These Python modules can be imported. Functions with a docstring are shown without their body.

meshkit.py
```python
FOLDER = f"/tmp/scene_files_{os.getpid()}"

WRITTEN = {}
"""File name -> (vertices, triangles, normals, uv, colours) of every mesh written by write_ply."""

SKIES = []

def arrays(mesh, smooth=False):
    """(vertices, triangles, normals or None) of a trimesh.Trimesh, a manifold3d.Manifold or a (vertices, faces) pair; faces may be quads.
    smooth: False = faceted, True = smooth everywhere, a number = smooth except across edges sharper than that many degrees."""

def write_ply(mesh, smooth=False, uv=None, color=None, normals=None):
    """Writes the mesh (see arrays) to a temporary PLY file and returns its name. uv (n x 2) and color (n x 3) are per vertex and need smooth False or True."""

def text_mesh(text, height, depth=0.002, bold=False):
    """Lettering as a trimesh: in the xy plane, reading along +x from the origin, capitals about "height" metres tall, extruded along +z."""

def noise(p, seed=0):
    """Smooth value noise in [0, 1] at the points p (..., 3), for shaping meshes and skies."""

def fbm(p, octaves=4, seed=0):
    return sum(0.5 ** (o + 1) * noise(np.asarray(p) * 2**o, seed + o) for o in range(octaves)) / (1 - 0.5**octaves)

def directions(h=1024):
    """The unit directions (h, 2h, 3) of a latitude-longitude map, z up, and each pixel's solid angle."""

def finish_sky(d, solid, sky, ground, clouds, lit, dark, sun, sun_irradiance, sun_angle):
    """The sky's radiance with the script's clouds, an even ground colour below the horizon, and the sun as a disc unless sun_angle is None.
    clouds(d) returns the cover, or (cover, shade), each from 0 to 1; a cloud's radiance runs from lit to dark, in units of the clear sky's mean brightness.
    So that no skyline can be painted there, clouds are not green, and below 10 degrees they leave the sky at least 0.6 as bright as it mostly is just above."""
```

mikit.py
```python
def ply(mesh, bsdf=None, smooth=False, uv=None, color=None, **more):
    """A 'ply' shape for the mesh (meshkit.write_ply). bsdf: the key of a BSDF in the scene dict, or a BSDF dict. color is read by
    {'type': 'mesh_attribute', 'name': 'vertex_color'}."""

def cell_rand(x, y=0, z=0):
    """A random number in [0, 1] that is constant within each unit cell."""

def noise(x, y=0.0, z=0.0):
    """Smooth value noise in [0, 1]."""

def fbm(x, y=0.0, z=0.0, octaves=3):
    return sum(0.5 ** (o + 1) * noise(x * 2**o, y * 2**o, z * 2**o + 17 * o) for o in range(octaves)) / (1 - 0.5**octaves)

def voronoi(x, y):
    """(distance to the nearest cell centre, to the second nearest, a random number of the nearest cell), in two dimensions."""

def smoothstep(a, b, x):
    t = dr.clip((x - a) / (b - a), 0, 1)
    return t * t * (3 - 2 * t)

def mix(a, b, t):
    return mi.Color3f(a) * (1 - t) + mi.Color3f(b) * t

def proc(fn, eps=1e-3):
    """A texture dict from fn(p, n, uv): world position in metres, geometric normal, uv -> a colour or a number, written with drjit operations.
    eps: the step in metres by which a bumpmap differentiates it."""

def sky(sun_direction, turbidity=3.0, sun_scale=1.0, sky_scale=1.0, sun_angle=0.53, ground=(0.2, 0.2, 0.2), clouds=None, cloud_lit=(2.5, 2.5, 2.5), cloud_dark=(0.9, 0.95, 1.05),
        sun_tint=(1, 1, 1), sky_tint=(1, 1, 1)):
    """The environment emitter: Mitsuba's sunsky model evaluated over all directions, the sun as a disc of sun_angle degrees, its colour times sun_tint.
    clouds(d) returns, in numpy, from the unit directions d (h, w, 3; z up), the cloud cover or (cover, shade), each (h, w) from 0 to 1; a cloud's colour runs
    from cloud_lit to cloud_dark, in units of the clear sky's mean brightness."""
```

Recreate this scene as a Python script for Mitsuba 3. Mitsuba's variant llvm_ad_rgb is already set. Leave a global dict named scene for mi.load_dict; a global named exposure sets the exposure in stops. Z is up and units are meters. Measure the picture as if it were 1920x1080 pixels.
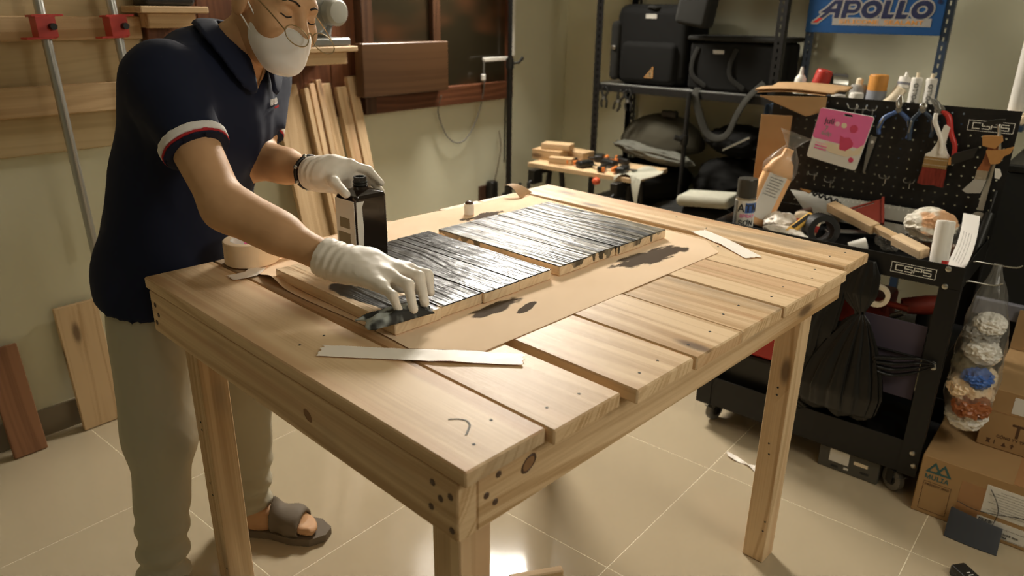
import math, random
import numpy as np, trimesh, mitsuba as mi, drjit as dr, manifold3d as m3
import mikit, meshkit
from shapely.geometry import Polygon, Point, LineString, box as sbox
from shapely import affinity
from shapely.ops import unary_union

T = mi.ScalarTransform4f
scene, labels = {}, {}
rng = np.random.default_rng(7)

# ---------------------------------------------------------------- camera, big lights, exposure
EYE = np.array([0.0, 0.0, 1.3823])
FWD = np.array([0.72061202, 0.59734546, -0.35198966])
UPV = np.array([0.26173448, 0.23574337, 0.93590604])
scene['camera'] = {'type': 'thinlens', 'fov': math.degrees(2 * math.atan(960 / 1386.83)), 'fov_axis': 'x', 'near_clip': 0.05, 'far_clip': 60.0,
                   'to_world': T().look_at(origin=EYE.tolist(), target=(EYE + FWD).tolist(), up=UPV.tolist()),
                   'aperture_radius': 0.0032, 'focus_distance': 1.45}
exposure = 0.62
WARM = np.array([1.0, 0.93, 0.77])
LAMP_POWER = 66.0      # lamp on the light stand (radiance)
FRONT_POWER = 9.0     # second studio lamp, behind the camera
CEIL_POWER = 7.5      # ceiling panel behind the camera

# ---------------------------------------------------------------- helpers
def numbered(key):
    n, k = 0, key
    while k in scene or k in labels:
        n += 1
        k = f'{key}_{n:03d}'
    return k

def note(key, label=None, cat=None, group=None, kind=None):
    d = labels.setdefault(key, {})
    for a, b in (('label', label), ('category', cat), ('group', group), ('kind', kind)):
        if b: d[a] = b
    return key

def thing(name, label, cat, group=None):
    return note(numbered(name), label, cat, group)

def add(name, mesh, mat, parent=None, smooth=False, label=None, cat=None, group=None, kind=None, uv=None, color=None, **kw):
    key = numbered(f'{parent}__{name}' if parent else name)
    if isinstance(mesh, tuple) and len(mesh) == 2 and isinstance(mesh[0], trimesh.Trimesh): mesh, uv = mesh
    scene[key] = mikit.ply(mesh, mat, smooth=smooth, uv=uv, color=color, **kw)
    if label or cat or group or kind: note(key, label, cat, group, kind)
    return key

def struct(name, mesh, mat, parent=None, **kw):
    return add(name, mesh, mat, parent, kind=None if parent else 'structure', **kw)

def unit(v):
    v = np.asarray(v, float); return v / np.linalg.norm(v)

def M4(loc=(0, 0, 0), rz=0.0, rx=0.0, ry=0.0, s=1.0):
    c, d = math.cos, math.sin
    Z = np.array([[c(rz), -d(rz), 0], [d(rz), c(rz), 0], [0, 0, 1]])
    X = np.array([[1, 0, 0], [0, c(rx), -d(rx)], [0, d(rx), c(rx)]])
    Y = np.array([[c(ry), 0, d(ry)], [0, 1, 0], [-d(ry), 0, c(ry)]])
    M = np.eye(4); M[:3, :3] = Z @ Y @ X * s; M[:3, 3] = loc
    return M

def frame(o, x, z):
    """4x4 with origin o, x axis near x, z axis along z."""
    z = unit(z); y = unit(np.cross(z, x)); x = np.cross(y, z)
    M = np.eye(4); M[:3, 0], M[:3, 1], M[:3, 2], M[:3, 3] = x, y, z, o
    return M

def xf(mesh, M):
    if isinstance(mesh, tuple): return (xf(mesh[0], M), mesh[1])
    m = mesh.copy(); m.apply_transform(M); return m

def cat_(*ms):
    return trimesh.util.concatenate(list(ms))

def cbox(lx, ly, lz, ch=0.002, c=(0, 0, 0)):
    """chamfered box centred on c"""
    h = np.array([lx, ly, lz]) / 2; ch = min(ch, h.min() * 0.9)
    pts = []
    for sx in (-1, 1):
        for sy in (-1, 1):
            for sz in (-1, 1):
                s = np.array([sx, sy, sz])
                for k in range(3):
                    d = h - ch; d[k] = h[k]; pts.append(s * d)
    m = trimesh.convex.convex_hull(np.array(pts))
    m.apply_translation(c)
    return m

def rbox(lx, ly, lz, r, seg=10, c=(0, 0, 0)):
    """rounded box (hull of spheres)"""
    s = m3.Manifold.sphere(r, seg)
    parts = [s.translate((x * (lx / 2 - r), y * (ly / 2 - r), z * (lz / 2 - r))) for x in (-1, 1) for y in (-1, 1) for z in (-1, 1)]
    return from_m(m3.Manifold.batch_hull(parts).translate(tuple(c)))

def from_m(m):
    q = m.to_mesh()
    return trimesh.Trimesh(np.array(q.vert_properties[:, :3]), np.array(q.tri_verts), process=False)

def to_m(t):
    return m3.Manifold(m3.Mesh(np.asarray(t.vertices, np.float32), np.asarray(t.faces, np.uint32)))

_id = [0]
def wbox(lx, ly, lz, ch=0.002, c=(0, 0, 0), axis=0, wid=None):
    """wooden board: (mesh, uv), grain along axis; every face carries its own uv in metres"""
    m = cbox(lx, ly, lz, ch)
    f = m.faces; n = m.face_normals
    v = m.vertices[f].reshape(-1, 3)
    _id[0] += 1
    off = 50.0 * (_id[0] if wid is None else wid)
    o1, o2 = [k for k in range(3) if k != axis]
    nn = np.repeat(np.abs(n), 3, axis=0)
    end = nn[:, axis] > 0.9
    across = np.where(nn[:, o1] > nn[:, o2], v[:, o2] + 0.31 + 0.37 * v[:, o1], v[:, o1] + 0.37 * v[:, o2])
    uvx = np.where(end, v[:, o1] + 20.0, v[:, axis]) + off + 10
    uvy = np.where(end, v[:, o2] + 20.0, across + 3.0)
    t = trimesh.Trimesh(v + np.asarray(c), np.arange(len(v)).reshape(-1, 3), process=False)
    return t, np.stack([uvx, uvy], 1)

def tube(path, r, n=8, closed=False, flat=None):
    """tube along a polyline; r a number or one per point"""
    p = np.asarray(path, float); k = len(p)
    rr = np.broadcast_to(np.asarray(r, float), (k,))
    d = np.roll(p, -1, 0) - np.roll(p, 1, 0) if closed else np.gradient(p, axis=0)
    d /= np.maximum(np.linalg.norm(d, axis=1, keepdims=True), 1e-9)
    a = np.cross(d[0], [0, 0, 1] if abs(d[0][2]) < 0.9 else [1, 0, 0]); a /= np.linalg.norm(a)
    A = []
    for i in range(k):
        a = a - d[i] * (a @ d[i]); a /= np.linalg.norm(a); A.append(a)
    A = np.array(A); Bv = np.cross(d, A)
    ang = np.arange(n) * 2 * np.pi / n
    fl = 1.0 if flat is None else flat
    v = p[:, None] + rr[:, None, None] * (np.cos(ang)[None, :, None] * A[:, None] + fl * np.sin(ang)[None, :, None] * Bv[:, None])
    v = v.reshape(-1, 3); F = []
    for i in range(k if closed else k - 1):
        i2 = (i + 1) % k
        for j in range(n):
            j2 = (j + 1) % n
            F += [[i * n + j, i * n + j2, i2 * n + j2], [i * n + j, i2 * n + j2, i2 * n + j]]
    if not closed:
        v = np.vstack([v, p[0], p[-1]]); c0, c1 = len(v) - 2, len(v) - 1
        for j in range(n):
            j2 = (j + 1) % n
            F += [[c0, j2, j], [c1, (k - 1) * n + j, (k - 1) * n + j2]]
    m = trimesh.Trimesh(v, np.array(F), process=False); m.fix_normals()
    return m

def cyl(a, b, r, n=16, r2=None):
    a, b = np.asarray(a, float), np.asarray(b, float)
    return tube([a, a + (b - a) * 0.5, b], [r, (r + (r if r2 is None else r2)) / 2, r if r2 is None else r2], n)

def lathe(prof, n=24):
    """revolve [(r, z)...] about z; closed when it starts and ends at r = 0"""
    pr = np.asarray(prof, float); k = len(pr)
    ang = np.arange(n) * 2 * np.pi / n
    v = np.stack([pr[:, None, 0] * np.cos(ang), pr[:, None, 0] * np.sin(ang), np.repeat(pr[:, 1:2], n, 1)], -1).reshape(-1, 3)
    F = []
    for i in range(k - 1):
        for j in range(n):
            j2 = (j + 1) % n
            F += [[i * n + j, i * n + j2, (i + 1) * n + j2], [i * n + j, (i + 1) * n + j2, (i + 1) * n + j]]
    m = trimesh.Trimesh(v, np.array(F)); m.merge_vertices(); m.update_faces(m.nondegenerate_faces()); m.fix_normals()
    return m

def extr(pts, h, c=True):
    """extrude a polygon (points or shapely) by h along z, from z = 0"""
    g = pts if hasattr(pts, 'geom_type') else Polygon(pts)
    gs = getattr(g, 'geoms', [g])
    return cat_(*[trimesh.creation.extrude_polygon(q, h, engine='earcut') for q in gs])

def smoothline(pts, n=24):
    """Catmull-Rom through the points"""
    p = np.asarray(pts, float); p = np.vstack([2 * p[0] - p[1], p, 2 * p[-1] - p[-2]]); out = []
    for i in range(1, len(p) - 2):
        t = np.linspace(0, 1, n, endpoint=False)[:, None]
        a, b, c, d = p[i - 1:i + 3]
        out.append(0.5 * (2 * b + (c - a) * t + (2 * a - 5 * b + 4 * c - d) * t**2 + (3 * b - a - 3 * c + d) * t**3))
    return np.vstack(out + [p[-2:-1]])

def sheet(nx, ny, fn, thick=0.0008):
    """thin sheet: fn(s, t) -> points for s, t in [0, 1] grids; closed with a small thickness"""
    s, t = np.meshgrid(np.linspace(0, 1, nx), np.linspace(0, 1, ny), indexing='ij')
    P = fn(s, t).reshape(nx, ny, 3)
    du = np.gradient(P, axis=0); dv = np.gradient(P, axis=1)
    N = np.cross(du, dv); N /= np.maximum(np.linalg.norm(N, axis=-1, keepdims=True), 1e-12)
    V = np.vstack([(P + N * thick / 2).reshape(-1, 3), (P - N * thick / 2).reshape(-1, 3)])
    F = []; k = nx * ny
    for i in range(nx - 1):
        for j in range(ny - 1):
            a, b, c, d = i * ny + j, (i + 1) * ny + j, (i + 1) * ny + j + 1, i * ny + j + 1
            F += [[a, b, c], [a, c, d], [a + k, c + k, b + k], [a + k, d + k, c + k]]
    rim = [i * ny for i in range(nx)] + [(nx - 1) * ny + j for j in range(1, ny)] + [i * ny + ny - 1 for i in range(nx - 2, -1, -1)] + [j for j in range(ny - 2, 0, -1)]
    for q in range(len(rim)):
        a, b = rim[q], rim[(q + 1) % len(rim)]
        F += [[a, a + k, b + k], [a, b + k, b]]
    m = trimesh.Trimesh(V, np.array(F), process=False); m.fix_normals()
    return m

def crumple(rx, ry, rz, amp=0.25, freq=3.0, seed=0, sub=3, ridged=True):
    """crumpled lump"""
    m = trimesh.creation.icosphere(subdivisions=sub)
    v = np.array(m.vertices)
    n = meshkit.fbm(v * freq + 7.3 * seed, 4, seed)
    if ridged: n = 1 - np.abs(2 * n - 1) * 1.6
    m.vertices = v * (1 + amp * (n[:, None] - 0.5) * 2) * np.array([rx, ry, rz])
    return m

def text_on(text, height, o, right, normal, depth=0.0006, bold=True, center=True, width=None):
    m = meshkit.text_mesh(text, height, depth, bold)
    b = m.bounds
    if width: m.apply_scale([width / (b[1][0] - b[0][0]), 1, 1]); b = m.bounds
    if center: m.apply_translation([-(b[0][0] + b[1][0]) / 2, -(b[0][1] + b[1][1]) / 2, 0])
    return xf(m, frame(o, right, normal))

def surface_net(fn, lo, hi, h):
    """mesh of fn(points) = 0 (negative inside) on a grid of step h"""
    lo, hi = np.asarray(lo, float), np.asarray(hi, float)
    n = np.ceil((hi - lo) / h).astype(int) + 1
    ax = [lo[k] + h * np.arange(n[k]) for k in range(3)]
    D = np.empty(n, np.float32)
    for i0 in range(0, n[0], 16):
        g = np.stack(np.meshgrid(ax[0][i0:i0 + 16], ax[1], ax[2], indexing='ij'), -1).astype(np.float32)
        D[i0:i0 + 16] = fn(g.reshape(-1, 3)).reshape(g.shape[:3])
    D[[0, -1]] = np.maximum(D[[0, -1]], 1e-4); D[:, [0, -1]] = np.maximum(D[:, [0, -1]], 1e-4); D[:, :, [0, -1]] = np.maximum(D[:, :, [0, -1]], 1e-4)
    D = np.where(D == 0, 1e-9, D)
    c = tuple(k - 1 for k in n)
    acc = np.zeros(c + (3,), np.float32); cnt = np.zeros(c, np.float32)
    corners = {}
    for d in np.ndindex(2, 2, 2):
        corners[d] = D[d[0]:d[0] + c[0], d[1]:d[1] + c[1], d[2]:d[2] + c[2]]
    for a in corners:
        for k in range(3):
            if a[k] == 0:
                b = list(a); b[k] = 1; b = tuple(b)
                A, B = corners[a], corners[b]
                x = (A < 0) != (B < 0)
                t = np.where(x, A / np.where(x, A - B, 1), 0)
                for q in range(3):
                    acc[..., q] += np.where(x, (t if q == k else a[q]), 0)
                cnt += x
    on = cnt > 0
    idx = np.full(c, -1, np.int64); idx[on] = np.arange(on.sum())
    I = np.argwhere(on)
    V = lo + h * (I + acc[on] / cnt[on][:, None])
    F = []
    for k in range(3):
        o1, o2 = [(1, 2), (2, 0), (0, 1)][k]
        s = [slice(1, -1)] * 3; s[k] = slice(0, -1)
        s2 = list(s); s2[k] = slice(1, None)
        A, B = D[tuple(s)], D[tuple(s2)]
        e = np.argwhere((A < 0) != (B < 0))
        if not len(e): continue
        neg = (A < 0)[tuple(e.T)]
        base = e.copy()
        for q in range(3):
            if q != k: base[:, q] += 1
        def cell(d1, d2):
            b = base.copy(); b[:, o1] -= d1; b[:, o2] -= d2
            return idx[tuple(b.T)]
        q = np.stack([cell(0, 0), cell(1, 0), cell(1, 1), cell(0, 1)], 1)
        q = np.where(neg[:, None], q, q[:, ::-1])
        F += [q[:, [0, 1, 2]], q[:, [0, 2, 3]]]
    return trimesh.Trimesh(V, np.vstack(F), process=False)

def taubin(m, n=4, la=0.5, mu=-0.52):
    import scipy.sparse as sp
    f = m.faces; k = len(m.vertices)
    i = np.concatenate([f[:, 0], f[:, 1], f[:, 2], f[:, 1], f[:, 2], f[:, 0]]); j = np.concatenate([f[:, 1], f[:, 2], f[:, 0], f[:, 0], f[:, 1], f[:, 2]])
    A = sp.csr_matrix((np.ones(len(i)), (i, j)), shape=(k, k)); A.data[:] = 1
    dg = np.asarray(A.sum(1)).ravel(); v = np.array(m.vertices)
    ok = (dg > 0)[:, None]; w = 1 / np.maximum(dg, 1)
    for q in range(2 * n):
        v = v + np.where(ok, (la if q % 2 == 0 else mu) * ((A @ v) * w[:, None] - v), 0)
    m.vertices = v
    return m

# signed distances
def s_cone(p, a, b, ra, rb):
    a, b = np.asarray(a, np.float32), np.asarray(b, np.float32); d = b - a
    t = np.clip(((p - a) @ d) / (d @ d), 0, 1)
    return np.linalg.norm(p - a - t[:, None] * d, axis=1) - (ra + (rb - ra) * t)
def s_ell(p, c, r, R=None):
    q = p - np.asarray(c, np.float32)
    if R is not None: q = q @ np.asarray(R, np.float32)
    r = np.asarray(r, np.float32)
    k0 = np.linalg.norm(q / r, axis=1); k1 = np.linalg.norm(q / (r * r), axis=1)
    return k0 * (k0 - 1) / np.maximum(k1, 1e-6)
def smin(a, b, k):
    h = np.maximum(k - np.abs(a - b), 0) / k
    return np.minimum(a, b) - h * h * k * 0.25
def smax(a, b, k):
    return -smin(-a, -b, k)
def s_half(p, o, n):
    """negative on the side opposite to n"""
    return (p - np.asarray(o, np.float32)) @ np.asarray(unit(n), np.float32)

# ---------------------------------------------------------------- materials
def mat(name, color, rough=0.6, spec=0.4, metallic=0.0, twosided=True, bump=None, **kw):
    b = {'type': 'principled', 'base_color': color if isinstance(color, dict) else {'type': 'rgb', 'value': list(color)}, 'roughness': rough, 'specular': spec, 'metallic': metallic, **kw}
    if bump: b = {'type': 'bumpmap', 'tex': mikit.proc(bump[0], bump[2] if len(bump) > 2 else 1e-3), 'scale': bump[1], 'bsdf': b}
    scene['mat_' + name] = {'type': 'twosided', 'bsdf': b} if twosided else b
    return 'mat_' + name

def wood_fn(light, dark, tone=0.16, knots=0.12, streak=1.0, stain=0.0):
    light, dark = list(map(float, light)), list(map(float, dark))
    def fn(p, n, uv):
        a, b = uv.x, uv.y
        wid = dr.floor(a / 50.0)
        t = mikit.cell_rand(wid, 3, 1)
        end = b > 15.0
        w = mikit.noise(a * 1.3, b * 7.0, wid) * 0.09 + mikit.noise(a * 3.5, b * 18.0, wid + 3) * 0.02
        rings = mikit.noise((b + w) * 105.0, a * 0.45, wid)
        fine = mikit.noise(a * 7.0, b * 420.0, wid)
        big = mikit.fbm(a * 1.6, b * 9.0, wid)
        g = mikit.smoothstep(0.30, 0.92, rings) * 0.62 + (fine - 0.5) * 0.30 + (big - 0.5) * 0.95
        d1, d2, rn = mikit.voronoi(a * 3.1 + wid * 7.7, b * 9.0)
        kn = mikit.smoothstep(0.16, 0.05, d1) * dr.select(rn < knots, 1.0, 0.0)
        halo = mikit.smoothstep(0.42, 0.1, d1) * dr.select(rn < knots, 1.0, 0.0)
        ee = mikit.smoothstep(0.3, 0.9, mikit.noise(dr.sqrt(dr.square(a - dr.floor(a / 50.0) * 50.0 - 29.9) + dr.square(b - 20.06)) * 260.0, wid)) * 0.5
        g = dr.select(end, ee + 0.22 + (fine - 0.5) * 0.2, g * streak + 0.12 + halo * 0.35)
        c = mikit.mix(light, dark, dr.clip(g + (t - 0.5) * tone * 2.0, 0, 1))
        c = mikit.mix(c, [0.10, 0.055, 0.028], dr.select(end, 0.0, kn * 0.8))
        if stain:
            st = mikit.smoothstep(0.60, 0.82, mikit.fbm(a * 3.0, b * 11.0, wid + 9)) * dr.select(t > 0.45, 0.55, 0.15)
            c = mikit.mix(c, [0.27, 0.22, 0.16], st)
            rd = mikit.smoothstep(0.58, 0.80, mikit.fbm(a * 0.9, b * 16.0, wid + 21)) * 0.5
            c = mikit.mix(c, [0.47, 0.235, 0.11], rd)
        return c
    return fn

mat('pine', mikit.proc(wood_fn((0.74, 0.545, 0.335), (0.46, 0.285, 0.135), tone=0.22, stain=1.0)), 0.5, 0.4)
mat('pine_pale', mikit.proc(wood_fn((0.74, 0.56, 0.36), (0.56, 0.38, 0.20), knots=0.05)), 0.6, 0.3)
mat('pine_dull', mikit.proc(wood_fn((0.60, 0.43, 0.25), (0.40, 0.25, 0.12), knots=0.2)), 0.6, 0.3)
mat('plywood', mikit.proc(wood_fn((0.52, 0.40, 0.23), (0.42, 0.31, 0.165), knots=0.0, tone=0.05, streak=0.6)), 0.65, 0.25)
mat('red_board', mikit.proc(wood_fn((0.30, 0.145, 0.075), (0.17, 0.075, 0.035), knots=0.15)), 0.5, 0.4)
mat('brown_wood', mikit.proc(wood_fn((0.145, 0.055, 0.025), (0.075, 0.026, 0.012), knots=0.0)), 0.35, 0.5)
mat('brown_wood_dark', mikit.proc(wood_fn((0.075, 0.035, 0.017), (0.04, 0.018, 0.01), knots=0.0)), 0.35, 0.5)
def wall_fn(p, n, uv):
    q = mikit.fbm(p.x * 1.7 + p.y * 1.1, p.z * 1.9, 2.0)
    return mikit.mix([0.64, 0.62, 0.465], [0.59, 0.57, 0.42], q)
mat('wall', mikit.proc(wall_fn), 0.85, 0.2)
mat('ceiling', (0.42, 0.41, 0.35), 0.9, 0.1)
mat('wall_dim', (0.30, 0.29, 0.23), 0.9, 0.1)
mat('trim_tile', (0.20, 0.165, 0.115), 0.25, 0.5)
def tile_fn(p, n, uv):
    q = mikit.fbm(p.x * 2.3, p.y * 2.3 + 9.0, 1.0)
    t = mikit.cell_rand(dr.floor((p.x - 1.9838) / 0.6), dr.floor((p.y - 0.8044) / 0.6), 5)
    vein = mikit.smoothstep(0.47, 0.5, mikit.fbm(p.x * 3.0 + 5.0, p.y * 2.0, 4.0, 4)) * mikit.smoothstep(0.53, 0.5, mikit.fbm(p.x * 3.0 + 5.0, p.y * 2.0, 4.0, 4))
    return mikit.mix([0.50, 0.415, 0.285], [0.44, 0.365, 0.245], q * 0.8 + t * 0.3)
mat('floor_tile', mikit.proc(tile_fn), 0.10, 0.5)
mat('grout', (0.80, 0.72, 0.55), 0.6, 0.3)
mat('black_metal', (0.010, 0.010, 0.010), 0.45, 0.35)
mat('grey_metal', (0.21, 0.21, 0.195), 0.4, 0.5, 0.5)
mat('steel', (0.55, 0.54, 0.50), 0.28, 0.5, 1.0)
mat('galvanised', (0.50, 0.50, 0.47), 0.36, 0.5, 0.9)
mat('black_plastic', (0.012, 0.012, 0.011), 0.4, 0.45)
mat('black_cloth', (0.0085, 0.0085, 0.008), 0.85, 0.15)
mat('grey_cloth', (0.022, 0.022, 0.02), 0.85, 0.15)
mat('olive_cloth', (0.062, 0.057, 0.040), 0.85, 0.2)
mat('black_bag', (0.009, 0.009, 0.009), 0.30, 0.4)
mat('white_plastic', (0.75, 0.72, 0.66), 0.4, 0.5)
mat('white_paper', (0.72, 0.70, 0.65), 0.75, 0.25)
mat('print_black', (0.03, 0.03, 0.03), 0.6, 0.3)
mat('print_grey', (0.30, 0.29, 0.27), 0.7, 0.2)
mat('print_white', (0.75, 0.73, 0.68), 0.6, 0.3)
mat('red_paint', (0.42, 0.03, 0.02), 0.4, 0.5)
mat('red_plastic', (0.48, 0.03, 0.025), 0.35, 0.5)
mat('orange_plastic', (0.72, 0.21, 0.04), 0.4, 0.5)
mat('yellow_plastic', (0.72, 0.42, 0.08), 0.4, 0.5)
mat('tan_plastic', (0.45, 0.22, 0.07), 0.45, 0.5)
mat('blue_plastic', (0.05, 0.10, 0.26), 0.4, 0.5)
mat('blue_metal', (0.03, 0.05, 0.085), 0.4, 0.5)
mat('blue_sign', (0.008, 0.060, 0.19), 0.45, 0.4)
mat('navy_print', (0.012, 0.018, 0.06), 0.5, 0.4)
mat('pink_print', (0.80, 0.16, 0.40), 0.35, 0.5)
mat('pink_pale', (0.83, 0.50, 0.58), 0.4, 0.5)
mat('pink_deep', (0.62, 0.06, 0.15), 0.4, 0.5)
mat('orange_print', (0.60, 0.26, 0.05), 0.5, 0.4)
mat('cream', (0.80, 0.68, 0.50), 0.6, 0.3)
mat('tape_paper', (0.86, 0.68, 0.47), 0.7, 0.3)
mat('tape_strip', (0.90, 0.84, 0.76), 0.5, 0.4)
mat('kraft', mikit.proc(lambda p, n, uv: mikit.mix([0.66, 0.42, 0.22], [0.57, 0.35, 0.17], mikit.fbm(p.x * 9.0, p.y * 9.0, p.z * 9.0))), 0.7, 0.3)
mat('kraft_dark', (0.36, 0.20, 0.09), 0.75, 0.2)
mat('cardboard', mikit.proc(lambda p, n, uv: mikit.mix([0.42, 0.265, 0.125], [0.35, 0.215, 0.10], mikit.fbm(p.x * 7.0 + p.y * 5.0, p.y * 5.0, p.z * 11.0))), 0.75, 0.2)
mat('cardboard_print', (0.10, 0.055, 0.03), 0.75, 0.2)
mat('teal_print', (0.05, 0.11, 0.11), 0.75, 0.2)
mat('parcel_tape', (0.38, 0.20, 0.09), 0.22, 0.5)
mat('grey_box', (0.085, 0.082, 0.07), 0.6, 0.3)
mat('sandpaper', (0.075, 0.06, 0.085), 0.8, 0.3)
mat('rubber', (0.16, 0.155, 0.14), 0.6, 0.3)
mat('bristle_red', mikit.proc(lambda p, n, uv: mikit.mix([0.26, 0.035, 0.022], [0.13, 0.015, 0.01], mikit.noise(p.y * 900.0, p.z * 30.0))), 0.6, 0.3)
mat('bristle_grey', (0.42, 0.40, 0.36), 0.7, 0.3)
mat('handle_brown', (0.30, 0.10, 0.035), 0.35, 0.5)
mat('dark_brown', (0.07, 0.035, 0.02), 0.4, 0.5)
mat('peach', (0.86, 0.50, 0.24), 0.45, 0.4)
mat('grey_band', (0.20, 0.20, 0.23), 0.5, 0.4)
mat('copper', (0.70, 0.34, 0.16), 0.3, 0.5, 1.0)
scene['mat_clear_film'] = {'type': 'blendbsdf', 'weight': 0.09, 'a': {'type': 'thindielectric', 'int_ior': 1.45}, 'b': {'type': 'twosided', 'bsdf': {'type': 'principled', 'base_color': {'type': 'rgb', 'value': [0.75, 0.73, 0.66]}, 'roughness': 0.25, 'specular': 0.6}}}
scene['mat_clear_film']['bsdf_0'] = scene['mat_clear_film'].pop('a'); scene['mat_clear_film']['bsdf_1'] = scene['mat_clear_film'].pop('b')
scene['mat_glass'] = {'type': 'thindielectric', 'int_ior': 1.5}
def pane_fn(p, n, uv):
    return mikit.mix([0.022, 0.017, 0.009], [0.085, 0.034, 0.015], mikit.smoothstep(0.5, 0.8, mikit.fbm(p.x * 2.0, p.z * 6.0, 3.0)))
mat('dark_pane', mikit.proc(pane_fn), 0.16, 0.5)
mat('box_brown', mikit.proc(wood_fn((0.095, 0.047, 0.020), (0.07, 0.033, 0.014), knots=0.0)), 0.4, 0.4)
mat('saw_grey', (0.30, 0.29, 0.24), 0.45, 0.5)
mat('knot', (0.26, 0.14, 0.065), 0.6, 0.3)
def skin_fn(p, n, uv):
    return mikit.mix([0.60, 0.36, 0.195], [0.53, 0.30, 0.155], mikit.fbm(p.x * 40.0, p.y * 40.0, p.z * 40.0))
mat('skin', mikit.proc(skin_fn), 0.55, 0.3)
mat('navy_cloth', (0.010, 0.014, 0.034), 0.8, 0.2, sheen=0.3)
mat('white_knit', (0.72, 0.70, 0.68), 0.85, 0.2)
mat('red_knit', (0.42, 0.03, 0.035), 0.85, 0.2)
mat('khaki', (0.43, 0.40, 0.30), 0.85, 0.2)
mat('glove', mikit.proc(lambda p, n, uv: mikit.mix([0.84, 0.78, 0.70], [0.74, 0.68, 0.59], mikit.fbm(p.x * 60.0, p.y * 60.0, p.z * 60.0))), 0.5, 0.35)
mat('mask', (0.82, 0.80, 0.78), 0.8, 0.2)
mat('brass', (0.40, 0.30, 0.16), 0.3, 0.5, 1.0)
mat('hair', (0.015, 0.011, 0.008), 0.5, 0.4)
mat('sandal', (0.16, 0.13, 0.095), 0.7, 0.3)
def rag_fn(p, n, uv):
    k = mikit.smoothstep(0.45, 0.62, mikit.fbm(p.x * 38.0, p.y * 38.0, 3.0) + (0.93 - p.y) * 1.6 - (0.745 - p.x) * 2.0 * 0.3)
    return mikit.mix([0.42, 0.46, 0.45], [0.03, 0.03, 0.028], k)
mat('rag', mikit.proc(rag_fn), 0.7, 0.3)
mat('paint_bottle', (0.016, 0.010, 0.007), 0.12, 0.6)
mat('label_olive', (0.22, 0.19, 0.12), 0.6, 0.3)
mat('cap_grey', (0.045, 0.043, 0.036), 0.35, 0.5)
mat('label_blue', (0.05, 0.13, 0.42), 0.45, 0.5)
mat('red_dull', (0.27, 0.035, 0.02), 0.5, 0.4)
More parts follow.
